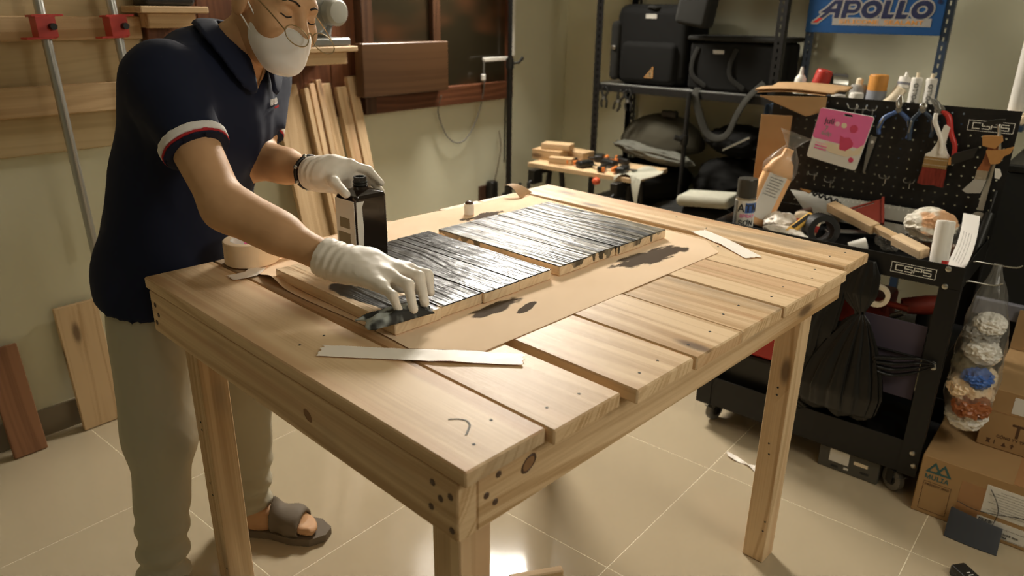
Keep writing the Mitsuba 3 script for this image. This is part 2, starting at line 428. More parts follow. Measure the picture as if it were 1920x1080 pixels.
mat('dark_sheet', (0.035, 0.038, 0.045), 0.6, 0.3)
def ball_fn(p, n, uv):
    k = mikit.smoothstep(0.5, 0.62, mikit.fbm(p.x * 22.0, p.y * 22.0, p.z * 22.0))
    return mikit.mix([0.74, 0.70, 0.60], [0.70, 0.42, 0.24], k)
mat('ball', mikit.proc(ball_fn), 0.7, 0.3)
mat('patch', mikit.proc(lambda p, n, uv: mikit.mix([0.30, 0.20, 0.09], [0.05, 0.04, 0.03], mikit.smoothstep(0.45, 0.6, mikit.noise(p.y * 220.0, p.z * 220.0)))), 0.6, 0.3)
mat('grey_lining', (0.14, 0.14, 0.115), 0.7, 0.3)
mat('towel', (0.42, 0.41, 0.33), 0.9, 0.2)
mat('red_orange', (0.62, 0.10, 0.04), 0.45, 0.4)
mat('foam_grey', (0.26, 0.27, 0.30), 0.5, 0.4)
mat('strap', (0.035, 0.034, 0.028), 0.8, 0.2)
mat('kraft_mid', mikit.proc(lambda p, n, uv: mikit.mix([0.46, 0.29, 0.15], [0.38, 0.23, 0.11], mikit.fbm(p.x * 9.0, p.y * 9.0, p.z * 9.0))), 0.7, 0.3)
mat('steel_dull', (0.34, 0.335, 0.30), 0.45, 0.5, 0.4)
# ---------------------------------------------------------------- the room
XW, YW, ZC = 3.62, 2.62, 2.75
struct('wall_left', cbox(5.7, 0.12, ZC + 0.1, 0.001, (0.85, YW + 0.06, ZC / 2)), 'mat_wall')
struct('wall_right', cbox(0.12, 5.2, ZC + 0.1, 0.001, (XW + 0.06, 0.1, ZC / 2)), 'mat_wall')
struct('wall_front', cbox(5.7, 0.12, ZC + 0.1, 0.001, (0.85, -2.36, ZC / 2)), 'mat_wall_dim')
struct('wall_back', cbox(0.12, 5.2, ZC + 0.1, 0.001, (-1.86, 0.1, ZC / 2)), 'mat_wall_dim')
struct('ceiling', cbox(5.7, 5.2, 0.1, 0.001, (0.85, 0.1, ZC + 0.05)), 'mat_ceiling')
struct('floor', cbox(5.7, 5.2, 0.1, 0.001, (0.85, 0.1, -0.0505)), 'mat_grout')
_tile = cbox(0.5978, 0.5978, 0.008, 0.0004)
for i in range(-7, 3):
    for j in range(-6, 3):
        x0, y0 = 1.9838 + 0.6 * i, 0.8044 + 0.6 * j
        x1, y1 = min(x0 + 0.6, XW), min(y0 + 0.6, YW)
        x0, y0 = max(x0, -1.8), max(y0, -2.3)
        if x1 - x0 < 0.05 or y1 - y0 < 0.05: continue
        t = _tile if (x1 - x0 > 0.59 and y1 - y0 > 0.59) else cbox(x1 - x0 - 0.0022, y1 - y0 - 0.0022, 0.008, 0.0004)
        add('tile', xf(t, M4(((x0 + x1) / 2, (y0 + y1) / 2, -0.004))), 'mat_floor_tile', 'floor')
# tiled skirting
struct('baseboard_left', cbox(5.4, 0.004, 0.097, 0.001, (0.9, YW - 0.002, 0.0485)), 'mat_grout')
for k in range(9):
    x0 = -1.75 + 0.6 * k; x1 = min(x0 + 0.6, XW)
    add('tile', cbox(x1 - x0 - 0.003, 0.012, 0.098, 0.002, ((x0 + x1) / 2, YW - 0.009, 0.049)), 'mat_trim_tile', 'baseboard_left')
struct('baseboard_right', cbox(0.004, 4.8, 0.097, 0.001, (XW - 0.002, 0.1, 0.0485)), 'mat_grout')
for k in range(8):
    y0 = -2.2 + 0.6 * k; y1 = min(y0 + 0.6, YW - 0.02)
    add('tile', cbox(0.012, y1 - y0 - 0.003, 0.098, 0.002, (XW - 0.009, (y0 + y1) / 2, 0.049)), 'mat_trim_tile', 'baseboard_right')

# ceiling light panel behind the camera: the second light of the room
def ceiling_panel(cx, cy, k, label):
    t = thing('ceiling_light', label, 'ceiling light')
    add('housing', cbox(0.46, 0.86, 0.05, 0.004, (cx, cy, ZC - 0.026)), 'mat_white_plastic', t)
    pan = trimesh.Trimesh([[cx - 0.2, cy - 0.4, ZC - 0.053], [cx + 0.2, cy - 0.4, ZC - 0.053], [cx + 0.2, cy + 0.4, ZC - 0.053], [cx - 0.2, cy + 0.4, ZC - 0.053]], [[0, 2, 1], [0, 3, 2]], process=False)
    add('diffuser', pan, 'mat_white_plastic', t, emitter={'type': 'area', 'radiance': {'type': 'rgb', 'value': (WARM * CEIL_POWER * k).tolist()}})
ceiling_panel(1.85, -0.75, 0.42, 'white ceiling light panel right of the camera')
ceiling_panel(0.05, -0.95, 0.42, 'white ceiling light panel above the camera')

# ---------------------------------------------------------------- the brown window on the left wall
def wb(x0, x1, z0, z1, y0, y1, ch=0.003, axis=0):
    return wbox(x1 - x0, abs(y1 - y0), z1 - z0, ch, ((x0 + x1) / 2, (y0 + y1) / 2, (z0 + z1) / 2), axis)
YF = YW - 0.055
w = note('window_1', kind='structure')
add('frame_rail', wb(2.09, 3.08, 0.948, 1.035, YF, YW), 'mat_brown_wood', w)
add('frame_rail', wb(1.20, 3.08, 2.05, 2.13, YF, YW), 'mat_brown_wood', w)
add('frame_post', wb(2.085, 2.145, 0.95, 2.05, YF - 0.012, YW, axis=2), 'mat_brown_wood_dark', w)
add('frame_post', wb(3.05, 3.08, 1.035, 2.05, YF, YW, axis=2), 'mat_brown_wood', w)
add('frame_post', wb(2.515, 2.565, 1.035, 2.05, YF + 0.01, YW, axis=2), 'mat_brown_wood_dark', w)
add('frame_post', wb(1.20, 1.26, 0.95, 2.05, YF, YW, axis=2), 'mat_brown_wood', w)
for a, b in ((2.145, 2.515), (2.565, 3.05)):
    add('pane', cbox(b - a, 0.006, 1.015, 0.001, ((a + b) / 2, YW - 0.018, 1.5425)), 'mat_dark_pane', w)
# the left half is closed with boards
for k in range(6):
    a = 1.262 + k * 0.1372
    add('panel_board', wb(a, a + 0.1355, 0.95, 2.05, YW - 0.022 - 0.002 * (k % 2), YW, axis=2), 'mat_brown_wood', w)

# small box fixed low on the window
t = thing('wall_box', 'brown wooden box fixed low on the dark window pane', 'box')
for nm, q in (('front_panel', wb(2.035, 2.535, 1.030, 1.245, YF - 0.065, YF - 0.053)), ('side_panel', wb(2.035, 2.047, 1.030, 1.245, YF - 0.053, YF - 0.013, axis=2)),
              ('side_panel', wb(2.523, 2.535, 1.030, 1.245, YF - 0.053, YF, axis=2)), ('top_panel', wb(2.047, 2.523, 1.233, 1.245, YF - 0.053, YF - 0.013)), ('bottom_panel', wb(2.047, 2.523, 1.030, 1.042, YF - 0.053, YF - 0.013))):
    add(nm, q, 'mat_box_brown', t)
# white light strip round the corner of the window, with its lead
t = thing('light_strip', 'thin white light strip on the right edge of the brown window', 'light strip')
add('vertical_bar', cbox(0.022, 0.014, 0.80, 0.003, (3.062, YF - 0.009, 1.56)), 'mat_white_plastic', t)
add('horizontal_bar', cbox(0.215, 0.014, 0.020, 0.003, (2.943, YF - 0.009, 1.15)), 'mat_white_plastic', t)
add('connector', cbox(0.022, 0.016, 0.030, 0.003, (2.835, YF - 0.010, 1.066)), 'mat_white_plastic', t)
lead = smoothline([(2.838, YF - 0.012, 1.15), (2.836, YF - 0.012, 1.08), (2.838, YF - 0.014, 1.04), (2.835, YW - 0.045, 0.92), (2.775, YW - 0.03, 0.795), (2.69, YW - 0.03, 0.755), (2.605, YW - 0.03, 0.80), (2.545, YW - 0.035, 0.92), (2.53, YF - 0.02, 1.0)], 10)
add('lead', tube(lead, 0.0032, 6), 'mat_rubber', t, smooth=True)

# shelf with the mitre saw, shelf further left
def small_shelf(x0, x1, z, label, d=0.20):
    t = thing('wall_shelf', label, 'shelf')
    add('shelf_board', wb(x0, x1, z - 0.020, z, YW - 0.024 - d, YW - 0.024), 'mat_pine_dull', t)
    add('support_rail', wb(x0 + 0.03, x1 - 0.035, z - 0.066, z - 0.0205, YW - 0.024 - d + 0.025, YW - 0.024 - d + 0.055), 'mat_pine_dull', t)
    for xx in (x0 + 0.05, x1 - 0.075):
        add('bracket', wb(xx, xx + 0.03, z - 0.066, z - 0.0205, YW - 0.024 - d + 0.0555, YW - 0.0245, axis=1), 'mat_pine_dull', t)
    return t
small_shelf(1.60, 1.94, 1.242, 'short pine shelf carrying the grey mitre saw', 0.19)
small_shelf(1.14, 1.365, 1.378, 'pine shelf end above the man\'s right shoulder', 0.14)
t = thing('mitre_saw', 'grey mitre saw on the short pine shelf behind the man\'s glasses', 'saw')
add('base', cbox(0.24, 0.15, 0.03, 0.006, (1.80, 2.495, 1.2575)), 'mat_grey_metal', t)
prof = [(0, -0.05), (0.030, -0.05), (0.044, -0.045), (0.046, -0.03), (0.043, -0.028), (0.043, -0.018), (0.046, -0.016), (0.050, 0.01), (0.050, 0.05), (0.040, 0.062), (0, 0.064)]
add('motor', xf(lathe(prof, 24), M4((1.865, 2.475, 1.365), rx=math.pi / 2)), 'mat_saw_grey', t, smooth=35)
add('gear_housing', xf(rbox(0.075, 0.06, 0.10, 0.016, 8), M4((1.845, 2.50, 1.325), ry=0.3)), 'mat_grey_metal', t, smooth=40)
add('fence', cbox(0.22, 0.012, 0.045, 0.002, (1.80, 2.535, 1.295)), 'mat_grey_metal', t)
add('arm', tube(smoothline([(1.86, 2.53, 1.27), (1.88, 2.53, 1.33), (1.87, 2.52, 1.42), (1.80, 2.51, 1.50)], 8), 0.028, 10), 'mat_grey_metal', t, smooth=True)
add('blade_guard', xf(lathe([(0, -0.012), (0.085, -0.012), (0.095, 0.0), (0.085, 0.012), (0, 0.012)], 28), M4((1.775, 2.47, 1.375), rx=math.pi / 2)), 'mat_steel', t, smooth=35)
add('handle', tube(smoothline([(1.80, 2.45, 1.48), (1.78, 2.43, 1.54), (1.84, 2.44, 1.58), (1.9, 2.46, 1.54)], 8), 0.016, 10), 'mat_black_plastic', t, smooth=True)
t = thing('charger', 'black tool charger on the pine shelf above the man\'s shoulder', 'charger')
add('body', rbox(0.17, 0.10, 0.07, 0.015, 8, (1.25, 2.525, 1.4135)), 'mat_black_plastic', t, smooth=40)
add('handle', tube(smoothline([(1.19, 2.525, 1.45), (1.20, 2.525, 1.49), (1.30, 2.525, 1.49), (1.31, 2.525, 1.45)], 8), 0.008, 8), 'mat_black_plastic', t, smooth=True)

# ---------------------------------------------------------------- plywood rack with pipe clamps, far left
t = thing('clamp_rack', 'plywood sheet with two pine rails on the wall behind the man', 'rack')
add('plywood_sheet', wb(-1.3, 1.19, 0.94, 1.85, YW - 0.016, YW), 'mat_plywood', t)
add('pine_rail', wb(-1.3, 1.19, 1.058, 1.146, YW - 0.042, YW - 0.0165), 'mat_pine_dull', t)
add('pine_rail', wb(-1.3, 1.19, 1.276, 1.346, YW - 0.042, YW - 0.0165), 'mat_pine_dull', t)
def pipe_clamp(x, xb, zb, label):
    t = thing('pipe_clamp', label, 'clamp', 'pipe clamps on the plywood rack')
    yt = YW - 0.125
    d = unit([xb - x, -0.02, zb - 1.318])
    top = np.array([x, yt, 1.318]) - d * 0.32; bot = np.array([xb, yt - 0.02, zb])
    add('pipe', cyl(top, bot, 0.0135, 18), 'mat_galvanised', t, smooth=40)
    Mx = frame((x, yt, 1.318), (1, 0, 0), -d)
    head = m3.Manifold.batch_hull([m3.Manifold.cube((0.052, 0.05, 0.055), True), m3.Manifold.cube((0.04, 0.038, 0.068), True)]) - m3.Manifold.cylinder(0.2, 0.0138, -1, 18, True)
    add('clamp_head', xf(from_m(head), Mx), 'mat_red_paint', t)
    add('jaw', xf(cbox(0.085, 0.048, 0.006, 0.001, (0.008, 0, 0.0305)), Mx), 'mat_red_paint', t)
    add('jaw', xf(cbox(0.07, 0.048, 0.006, 0.001, (-0.024, 0, -0.0305)), Mx), 'mat_red_paint', t)
    add('screw', xf(cyl((0.012, -0.02, 0.0), (0.012, -0.044, 0.0), 0.0095, 12), Mx), 'mat_black_metal', t, smooth=40)
pipe_clamp(0.870, 0.884, 0.626, 'long pipe clamp with red head, left of the two on the plywood')
pipe_clamp(1.074, 1.094, 0.74, 'pipe clamp with red head on the plywood, half hidden by the man\'s shoulder')

# boards leaning on the left wall
def leaner(name, x0, wd, L, th, y_foot, matn, label, group=None, lean_x=0.0, cat='board'):
    """board standing on the floor and leaning on the wall"""
    m, uv = wbox(wd, th, L, 0.002, (0, 0, L / 2), 2)
    lean = math.asin(min(0.9, (YW - 0.014 - th - y_foot) / L))
    M = M4((x0 + wd / 2, y_foot + th / 2 + 0.002, 0.001 + th / 2 * math.sin(lean)), rx=-lean) @ M4(ry=lean_x)
    m = xf(m, M); m.apply_translation([0, 0, 0.001 - m.bounds[0][2]])
    dy = m.bounds[1][1] - (YW - 0.013)
    if dy > 0: m.apply_translation([0, -dy, 0])
    return add(name, (m, uv), matn, label=label, cat=cat, group=group)
leaner('board', 0.545, 0.098, 0.365, 0.012, 2.52, 'mat_red_board', 'short red-brown board leaning on the wall at far left')
leaner('board', 0.765, 0.135, 0.44, 0.018, 2.535, 'mat_pine_dull', 'short pale pine board leaning on the wall behind the man\'s leg')
bl = [(1.655, 0.115, 1.125, 0.02, 'widest pine board of the stack leaning under the brown window'), (1.785, 0.022, 1.10, 0.045, 'thin pine lath beside the widest leaning board'),
      (1.815, 0.026, 1.115, 0.04, 'pine batten third from the left in the leaning stack'), (1.848, 0.026, 1.13, 0.04, 'pale pine batten in the middle of the leaning stack'),
      (1.882, 0.042, 1.115, 0.03, 'darker pine batten right of the pale one in the leaning stack'), (1.955, 0.050, 1.10, 0.03, 'pine batten second from the right in the leaning stack'),
      (2.012, 0.047, 1.135, 0.03, 'rightmost and tallest pine batten of the leaning stack')]
for k, (x0, wd, L, th, lb) in enumerate(bl):
    leaner('leaning_batten', x0, wd, L, th, 2.32 - 0.012 * (k % 2), 'mat_pine_dull' if k in (0, 1, 4) else 'mat_pine', lb, 'pine battens under the window', lean_x=0.0, cat='batten')

# ---------------------------------------------------------------- lamp on its light stand
def studio_lamp(LX, LY, ZH, target, rad, sx, sy, label, z_foot=0.012):
    t = thing('light_stand', label, 'light stand')
    add('pole', cyl((LX, LY, 0.22), (LX, LY, 1.15), 0.0135, 14), 'mat_black_metal', t, smooth=40)
    add('pole', cyl((LX, LY, 1.15), (LX, LY, ZH - 0.16), 0.0105, 14), 'mat_black_metal', t, smooth=40)
    for zc in (0.56, 1.15):
        kb = add('collar', cyl((LX, LY, zc - 0.022), (LX, LY, zc + 0.022), 0.019, 14), 'mat_black_plastic', t, smooth=40)
        add('knob', tube([(LX + 0.012, LY - 0.012, zc), (LX + 0.03, LY - 0.03, zc + 0.004), (LX + 0.042, LY - 0.045, zc + 0.028)], [0.006, 0.006, 0.008], 8), 'mat_black_plastic', kb, smooth=True)
    for k in range(3):
        a = 0.5 + k * 2 * math.pi / 3
        add('leg', tube([(LX + 0.02 * math.cos(a), LY + 0.02 * math.sin(a), 0.54), (LX + 0.15 * math.cos(a), LY + 0.15 * math.sin(a), 0.28), (LX + 0.27 * math.cos(a), LY + 0.27 * math.sin(a), 0.012)], 0.009, 10), 'mat_black_metal', t, smooth=True)
    head = np.array([LX, LY, ZH]); aim = unit(np.array(target) - head)
    Ml = frame(head, (aim[1], -aim[0], 0), aim)
    add('lamp_box', xf(from_m(m3.Manifold.batch_hull([m3.Manifold.cube((sx * 2 + 0.02, sy * 2 + 0.02, 0.01), True).translate((0, 0, -0.008)), m3.Manifold.cube((0.12, 0.12, 0.02), True).translate((0, 0, -0.17))])), Ml), 'mat_black_plastic', t)
    add('bracket', cyl((LX, LY, ZH - 0.16), head - aim * 0.12, 0.012, 10), 'mat_black_metal', t, smooth=40)
    q = np.array([[-sx, -sy, 0], [sx, -sy, 0], [sx, sy, 0], [-sx, sy, 0]])
    add('diffuser', xf(trimesh.Trimesh(q, [[0, 1, 2], [0, 2, 3]], process=False), Ml), 'mat_white_plastic', t, emitter={'type': 'area', 'radiance': {'type': 'rgb', 'value': [float(v) for v in rad]}})
LX, LY = 2.735, 2.30
studio_lamp(LX, LY, 2.02, (1.25, 1.0, 0.86), np.array([1.0, 0.93, 0.82]) * LAMP_POWER, 0.24, 0.23, 'black light stand with studio lamp between the window and the shelf rack')
studio_lamp(1.40, -1.10, 1.95, (1.30, 0.75, 0.86), WARM * FRONT_POWER, 0.28, 0.26, 'black light stand with studio lamp behind the camera')
# lead from the stand to the wall socket
t = thing('power_adapter', 'black plug adapter in the wall socket beside the light stand', 'plug')
add('socket', cbox(0.08, 0.012, 0.08, 0.003, (2.905, YW - 0.006, 0.46)), 'mat_dark_brown', t)
add('plug', rbox(0.055, 0.05, 0.10, 0.012, 8, (2.935, YW - 0.038, 0.475)), 'mat_black_plastic', t, smooth=40)
add('lead', tube(smoothline([(2.94, YW - 0.05, 0.52), (2.955, YW - 0.06, 0.60), (2.99, YW - 0.05, 0.70), (3.01, YW - 0.02, 0.78)], 8), 0.003, 6), 'mat_dark_brown', t, smooth=True)
t = thing('hanging_cable', 'thin dark cable running down the wall right of the light stand', 'cable')
add('cable', tube(smoothline([(3.115, YW - 0.008, 1.75), (3.112, YW - 0.008, 1.43), (3.105, YW - 0.008, 1.25), (3.09, YW - 0.008, 1.05), (3.075, YW - 0.008, 0.9), (3.07, YW - 0.008, 0.6)], 8), 0.0035, 6), 'mat_black_plastic', t, smooth=True)
# ---------------------------------------------------------------- the workbench; local frame: x from B along the near end, y along the planks, origin at the near corner
TH = -0.0693
TB = M4((0.5457, 0.5209, 0.0), rz=TH)
ZT = 0.8607; PT = 0.024
def tb(m): return xf(m, TB)
def tw(x, y, z): return (TB @ np.array([x, y, z, 1.0]))[:3]
bench = thing('workbench', 'large pine workbench made of bare planks in the middle of the room', 'workbench')
planks = [(0.0, 0.1465, 0.0, 0.968), (0.1495, 0.2985, -0.012, 0.972), (0.3195, 0.4765, -0.027, 0.962), (0.479, 0.629, -0.032, 0.970), (0.6315, 0.7895, -0.031, 0.965), (0.793, 0.9425, -0.035, 0.972), (0.945, 1.0935, -0.036, 0.968), (1.121, 1.261, -0.022, 0.975)]
for k, (x0, x1, y0, y1) in enumerate(planks):
    dz = [0, -0.0008, 0, 0.0006, -0.0006, 0.0004, 0, 0.0003][k]
    pk = add('plank', tb(wbox(x1 - x0, y1 - y0, PT, 0.0025, ((x0 + x1) / 2, (y0 + y1) / 2, ZT - PT / 2 + dz), 1)), 'mat_pine', bench)
    for q in range(4):
        xx = x0 + (0.3 if q % 2 else 0.72) * (x1 - x0) + rng.uniform(-0.012, 0.012); yy = (y0 + 0.05 if q < 2 else y0 + 0.22 + 0.3 * rng.random()) + rng.uniform(-0.02, 0.02)
        add('nail_hole', tb(xf(lathe([(0, 0), (0.0026, 0), (0.002, 0.0006), (0, 0.0006)], 10), M4((xx, yy, ZT + dz)))), 'mat_print_black', pk)
scr = np.array([(0.068, 0.108), (0.079, 0.098), (0.083, 0.087), (0.078, 0.076), (0.066, 0.067), (0.058, 0.062)])
add('pencil_mark', tb(tube(np.column_stack([smoothline(scr, 6), np.full(len(smoothline(scr, 6)), ZT + 0.0004)]), 0.0016, 6, flat=0.3)), 'mat_print_grey', bench)
za, zb = 0.747, ZT - PT - 0.0006
for nm, (x0, x1, y0, y1, ax) in (('side_apron', (0.0, 0.034, 0.015, 0.952, 1)), ('end_apron', (0.0345, 1.222, 0.015, 0.05, 0)), ('end_apron', (0.0345, 1.222, 0.917, 0.952, 0)), ('side_apron', (1.187, 1.222, 0.0505, 0.9165, 1))):
    ap = add(nm, tb(wbox(x1 - x0, y1 - y0, zb - za, 0.002, ((x0 + x1) / 2, (y0 + y1) / 2, (za + zb) / 2), ax)), 'mat_pine', bench)
    holes = []
    if (x0, nm) == (0.0, 'side_apron'):
        holes = [((-0.0002, 0.062, 0.817), (-1, 0, 0)), ((-0.0002, 0.047, 0.800), (-1, 0, 0)), ((-0.0002, 0.066, 0.778), (-1, 0, 0)), ((-0.0002, 0.028, 0.812), (-1, 0, 0)), ((-0.0002, 0.026, 0.762), (-1, 0, 0)), ((-0.0002, 0.93, 0.81), (-1, 0, 0)), ((-0.0002, 0.92, 0.79), (-1, 0, 0)), ((-0.0002, 0.935, 0.77), (-1, 0, 0))]
    elif y0 < 0.1 and nm == 'end_apron':
        holes = [((0.072, 0.0148, 0.817), (0, -1, 0)), ((0.05, 0.0148, 0.795), (0, -1, 0)), ((0.066, 0.0148, 0.777), (0, -1, 0))]
    for o, nrm in holes:
        add('screw_hole', tb(xf(lathe([(0, 0), (0.0052, 0), (0.0044, 0.0008), (0, 0.0008)], 12), frame(o, (0.3, 0.2, 1), nrm))), 'mat_dark_brown', ap)
# the big knot on the near end
Mkn = frame((0.130, 0.0149, 0.806), (1, 0, 0.6), (0, -1, 0)) @ np.diag([1.35, 0.95, 1, 1])
kn = add('knot', tb(xf(lathe([(0, 0.0), (0.008, 0.0), (0.009, 0.0005), (0.0, 0.0006)], 20), Mkn)), 'mat_knot', bench)
add('knot_ring', tb(xf(tube([(0.0105 * math.cos(a), 0.0105 * math.sin(a), 0) for a in np.linspace(0, 2 * math.pi, 28, endpoint=False)], [0.0008 + 0.0010 * (0.5 + 0.5 * math.sin(a * 2 + 1)) for a in np.linspace(0, 2 * math.pi, 28, endpoint=False)], 6, closed=True), Mkn)), 'mat_dark_brown', kn, smooth=True)
add('knot', tb(xf(lathe([(0, 0.0), (0.012, 0.0), (0.014, 0.0007), (0.016, 0.0)], 20), frame((-0.0001, 0.36, 0.79), (0, 1, 0.6), (-1, 0, 0)) @ np.diag([0.8, 0.55, 1, 1]))), 'mat_knot', bench)
for x0, y0 in ((0.038, 0.0545), (1.121, 0.0545), (0.050, 0.888), (1.121, 0.8555)):
    lg = add('leg', tb(wbox(0.06, 0.058, zb - 0.001, 0.002, (x0 + 0.03, y0 + 0.029, zb / 2 + 0.0005), 2)), 'mat_pine', bench)
    for zq in (0.10, 0.13, 0.33, 0.36, 0.50, 0.52):
        add('nail_hole', tb(xf(lathe([(0, 0), (0.0028, 0), (0.0022, 0.0006), (0, 0.0006)], 8), frame((x0 - 0.0002, y0 + 0.02 + 0.012 * math.sin(zq * 40), zq), (0, 1, 0), (-1, 0, 0)))), 'mat_print_black', lg)

# protective paper under the painted slabs
def local_xy(p):
    dx, dy = p.x - 0.5457, p.y - 0.5209
    return dx * math.cos(TH) + dy * math.sin(TH), -dx * math.sin(TH) + dy * math.cos(TH)
def ell(x, y, cx, cy, rx, ry, a=0.0):
    u, v = (x - cx) * math.cos(a) + (y - cy) * math.sin(a), -(x - cx) * math.sin(a) + (y - cy) * math.cos(a)
    return dr.sqrt(dr.square(u / rx) + dr.square(v / ry))
def paper_fn(p, n, uv):
    x, y = local_xy(p)
    base = mikit.mix([0.86, 0.665, 0.475], [0.79, 0.59, 0.40], mikit.fbm(x * 8.0, y * 8.0, 1.0))
    w = mikit.fbm(x * 26.0, y * 60.0, 4.0) * 0.9
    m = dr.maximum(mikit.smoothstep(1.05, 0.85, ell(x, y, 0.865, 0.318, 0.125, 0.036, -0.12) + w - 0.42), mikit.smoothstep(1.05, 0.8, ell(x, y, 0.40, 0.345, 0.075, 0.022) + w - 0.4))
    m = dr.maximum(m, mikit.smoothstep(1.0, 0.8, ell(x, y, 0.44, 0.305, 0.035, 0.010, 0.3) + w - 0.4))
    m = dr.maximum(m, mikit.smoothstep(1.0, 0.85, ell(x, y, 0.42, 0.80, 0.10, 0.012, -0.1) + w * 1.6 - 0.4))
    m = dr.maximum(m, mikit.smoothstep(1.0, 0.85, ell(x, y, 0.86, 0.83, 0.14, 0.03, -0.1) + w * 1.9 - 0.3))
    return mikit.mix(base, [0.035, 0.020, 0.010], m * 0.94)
mat('paper', mikit.proc(paper_fn), 0.85, 0.12)
def paper_pt(s, t):
    x0 = 0.170 + 0.004 * np.sin(9 * t); x1 = 1.07 + 0.035 * t
    x = x0 + (x1 - x0) * s
    y0 = 0.226 + 0.094 * np.clip(1 - s / 0.09, 0, 1) + 0.07 * np.clip((s - 0.93) / 0.07, 0, 1); y1 = 0.951 + 0.008 * np.sin(14 * s)
    y = y0 + (y1 - y0) * t
    under = (x > 0.18) & (x < 1.02) & (y > 0.365) & (y < 0.77)
    n = meshkit.fbm(np.stack([x * 9, y * 9, x * 0 + 3], -1), 3)
    edge = np.minimum(np.minimum(s, 1 - s), np.minimum(t, 1 - t))
    under = under | ((x < 0.29) & (y > 0.82))
    z = ZT + 0.0012 + np.where(under, 0, 0.004 * np.maximum(n - 0.45, 0) * np.clip(edge * 12, 0, 1))
    z = z + 0.012 * np.exp(-((t - 0.70) / 0.06)**2) * np.clip(1 - s / 0.05, 0, 1)
    return np.stack([x, y, z], -1)
def fold_pt(s, q):
    a_, b_, c_ = np.array([1.045, 0.895]), np.array([1.118, 0.915]), np.array([1.040, 0.962])
    x = a_[0] + (b_[0] - a_[0]) * s + (c_[0] - a_[0]) * q * (1 - s); y = a_[1] + (b_[1] - a_[1]) * s + (c_[1] - a_[1]) * q * (1 - s)
    return np.stack([x, y, ZT + 0.003 + 0.032 * np.sin(np.minimum(q * (1 - s), 1) * 2.2) + 0.004 * s], -1)
pp = add('masking_paper', tb(sheet(90, 70, paper_pt, 0.0005)), 'mat_paper', smooth=True, label='large sheet of kraft masking paper taped on the workbench under the painted slabs', cat='paper')

add('folded_corner', tb(sheet(14, 14, fold_pt, 0.0006)), 'mat_kraft_mid', pp, smooth=True)

# two slabs of four planks, stained black
def slab_fn(second):
    pale = wood_fn((0.80, 0.64, 0.44), (0.64, 0.46, 0.28), knots=0.0)
    def fn(p, n, uv):
        x, y = local_xy(p)
        c = pale(p, n, uv)
        gr = mikit.noise((x + mikit.noise(x * 9.0, y * 4.5, 3.0) * 0.05) * 120.0, y * 3.0, 5.0)
        g2 = mikit.noise(x * 420.0, y * 9.0, 2.0); g3 = mikit.fbm(x * 14.0, y * 5.0, 7.0)
        k = mikit.smoothstep(0.45, 0.9, gr * 0.5 + g2 * 0.25 + g3 * 0.3 + (0.06 if second else -0.03))
        stain = mikit.mix([0.020, 0.020, 0.017], [0.27, 0.235, 0.17] if second else [0.12, 0.115, 0.095], k)
        if second: cov = mi.Float(1.0)
        else:
            w = mikit.fbm(x * 30.0, y * 30.0, 3.0)
            cov = mikit.smoothstep(0.282, 0.30, x + (w - 0.5) * 0.02)
            cov = dr.maximum(cov, mikit.smoothstep(1.05, 0.92, ell(x, y, 0.228, 0.505, 0.030, 0.105, 0.1) + (w - 0.5) * 0.6))
            cov = dr.maximum(cov, mikit.smoothstep(1.05, 0.95, ell(x, y, 0.255, 0.425, 0.05, 0.05) + (w - 0.5) * 0.6))
        hgt = (mikit.smoothstep(0.52, 0.85, mikit.noise(x * 105.0, y * 105.0, 1.0)) * 0.9 + mikit.smoothstep(0.5, 0.8, mikit.noise(x * 27.0, y * 27.0, 8.0)) * 0.6 + mikit.noise(x * 300.0, y * 300.0, 2.0) * 0.12) * 0.019
        drip = mikit.smoothstep(-0.0012, 0.0006, hgt - (ZT + 0.0235 - p.z)) * mikit.smoothstep(0.33, 0.53, mikit.noise(x * 14.0 + 3.0, y * 14.0, 4.0))
        side = drip * dr.select(x > (0.3 if not second else 0.0), 0.92, 0.0)
        m = dr.select(n.z > 0.6, cov, side)
        return c * (1 - m) + stain * m
    return fn
def slab_bump(p, n, uv):
    x, y = local_xy(p)
    return mikit.noise((x + mikit.noise(x * 9.0, y * 4.5, 3.0) * 0.05) * 120.0, y * 3.0, 5.0) * 0.7 + mikit.noise(x * 420.0, y * 12.0, 2.0) * 0.35 + mikit.fbm(x * 30.0, y * 22.0, 7.0) * 0.9
mat('slab_one', mikit.proc(slab_fn(False)), 0.27, 0.25, bump=(slab_bump, 0.0024))
mat('slab_two', mikit.proc(slab_fn(True)), 0.37, 0.19, bump=(slab_bump, 0.0026))
def slab(edges, y0, y1, ny, matn, label):
    t = thing('wooden_slab', label, 'slab', 'stained slabs on the masking paper')
    for k in range(len(edges) - 1):
        a, b = edges[k] + 0.0006, edges[k + 1] - 0.0006
        d = [0.0, 0.004, -0.003, 0.002][k]
        pk = add('plank', tb(wbox(b - a, y1 - y0 - abs(d), 0.0215, 0.0015, ((a + b) / 2, (y0 + y1) / 2 + d / 2, ZT + 0.0025 + 0.01075), 1)), matn, t)
        for yy in (y0 + 0.075, y0 + 0.3):
            add('nail_hole', tb(xf(lathe([(0, 0), (0.0026, 0), (0.002, 0.0006), (0, 0.0006)], 8), M4(((a * 0.35 + b * 0.65), yy + 0.02 * k, ZT + 0.024)))), 'mat_print_black', pk)
slab([0.183, 0.288, 0.392, 0.490, 0.588], 0.373, 0.765, 4, 'mat_slab_one', 'near slab of pine planks, half stained wet black under the gloved hand')
slab([0.612, 0.712, 0.812, 0.914, 1.014], 0.374, 0.760, 4, 'mat_slab_two', 'far slab of pine planks fully stained grey black')

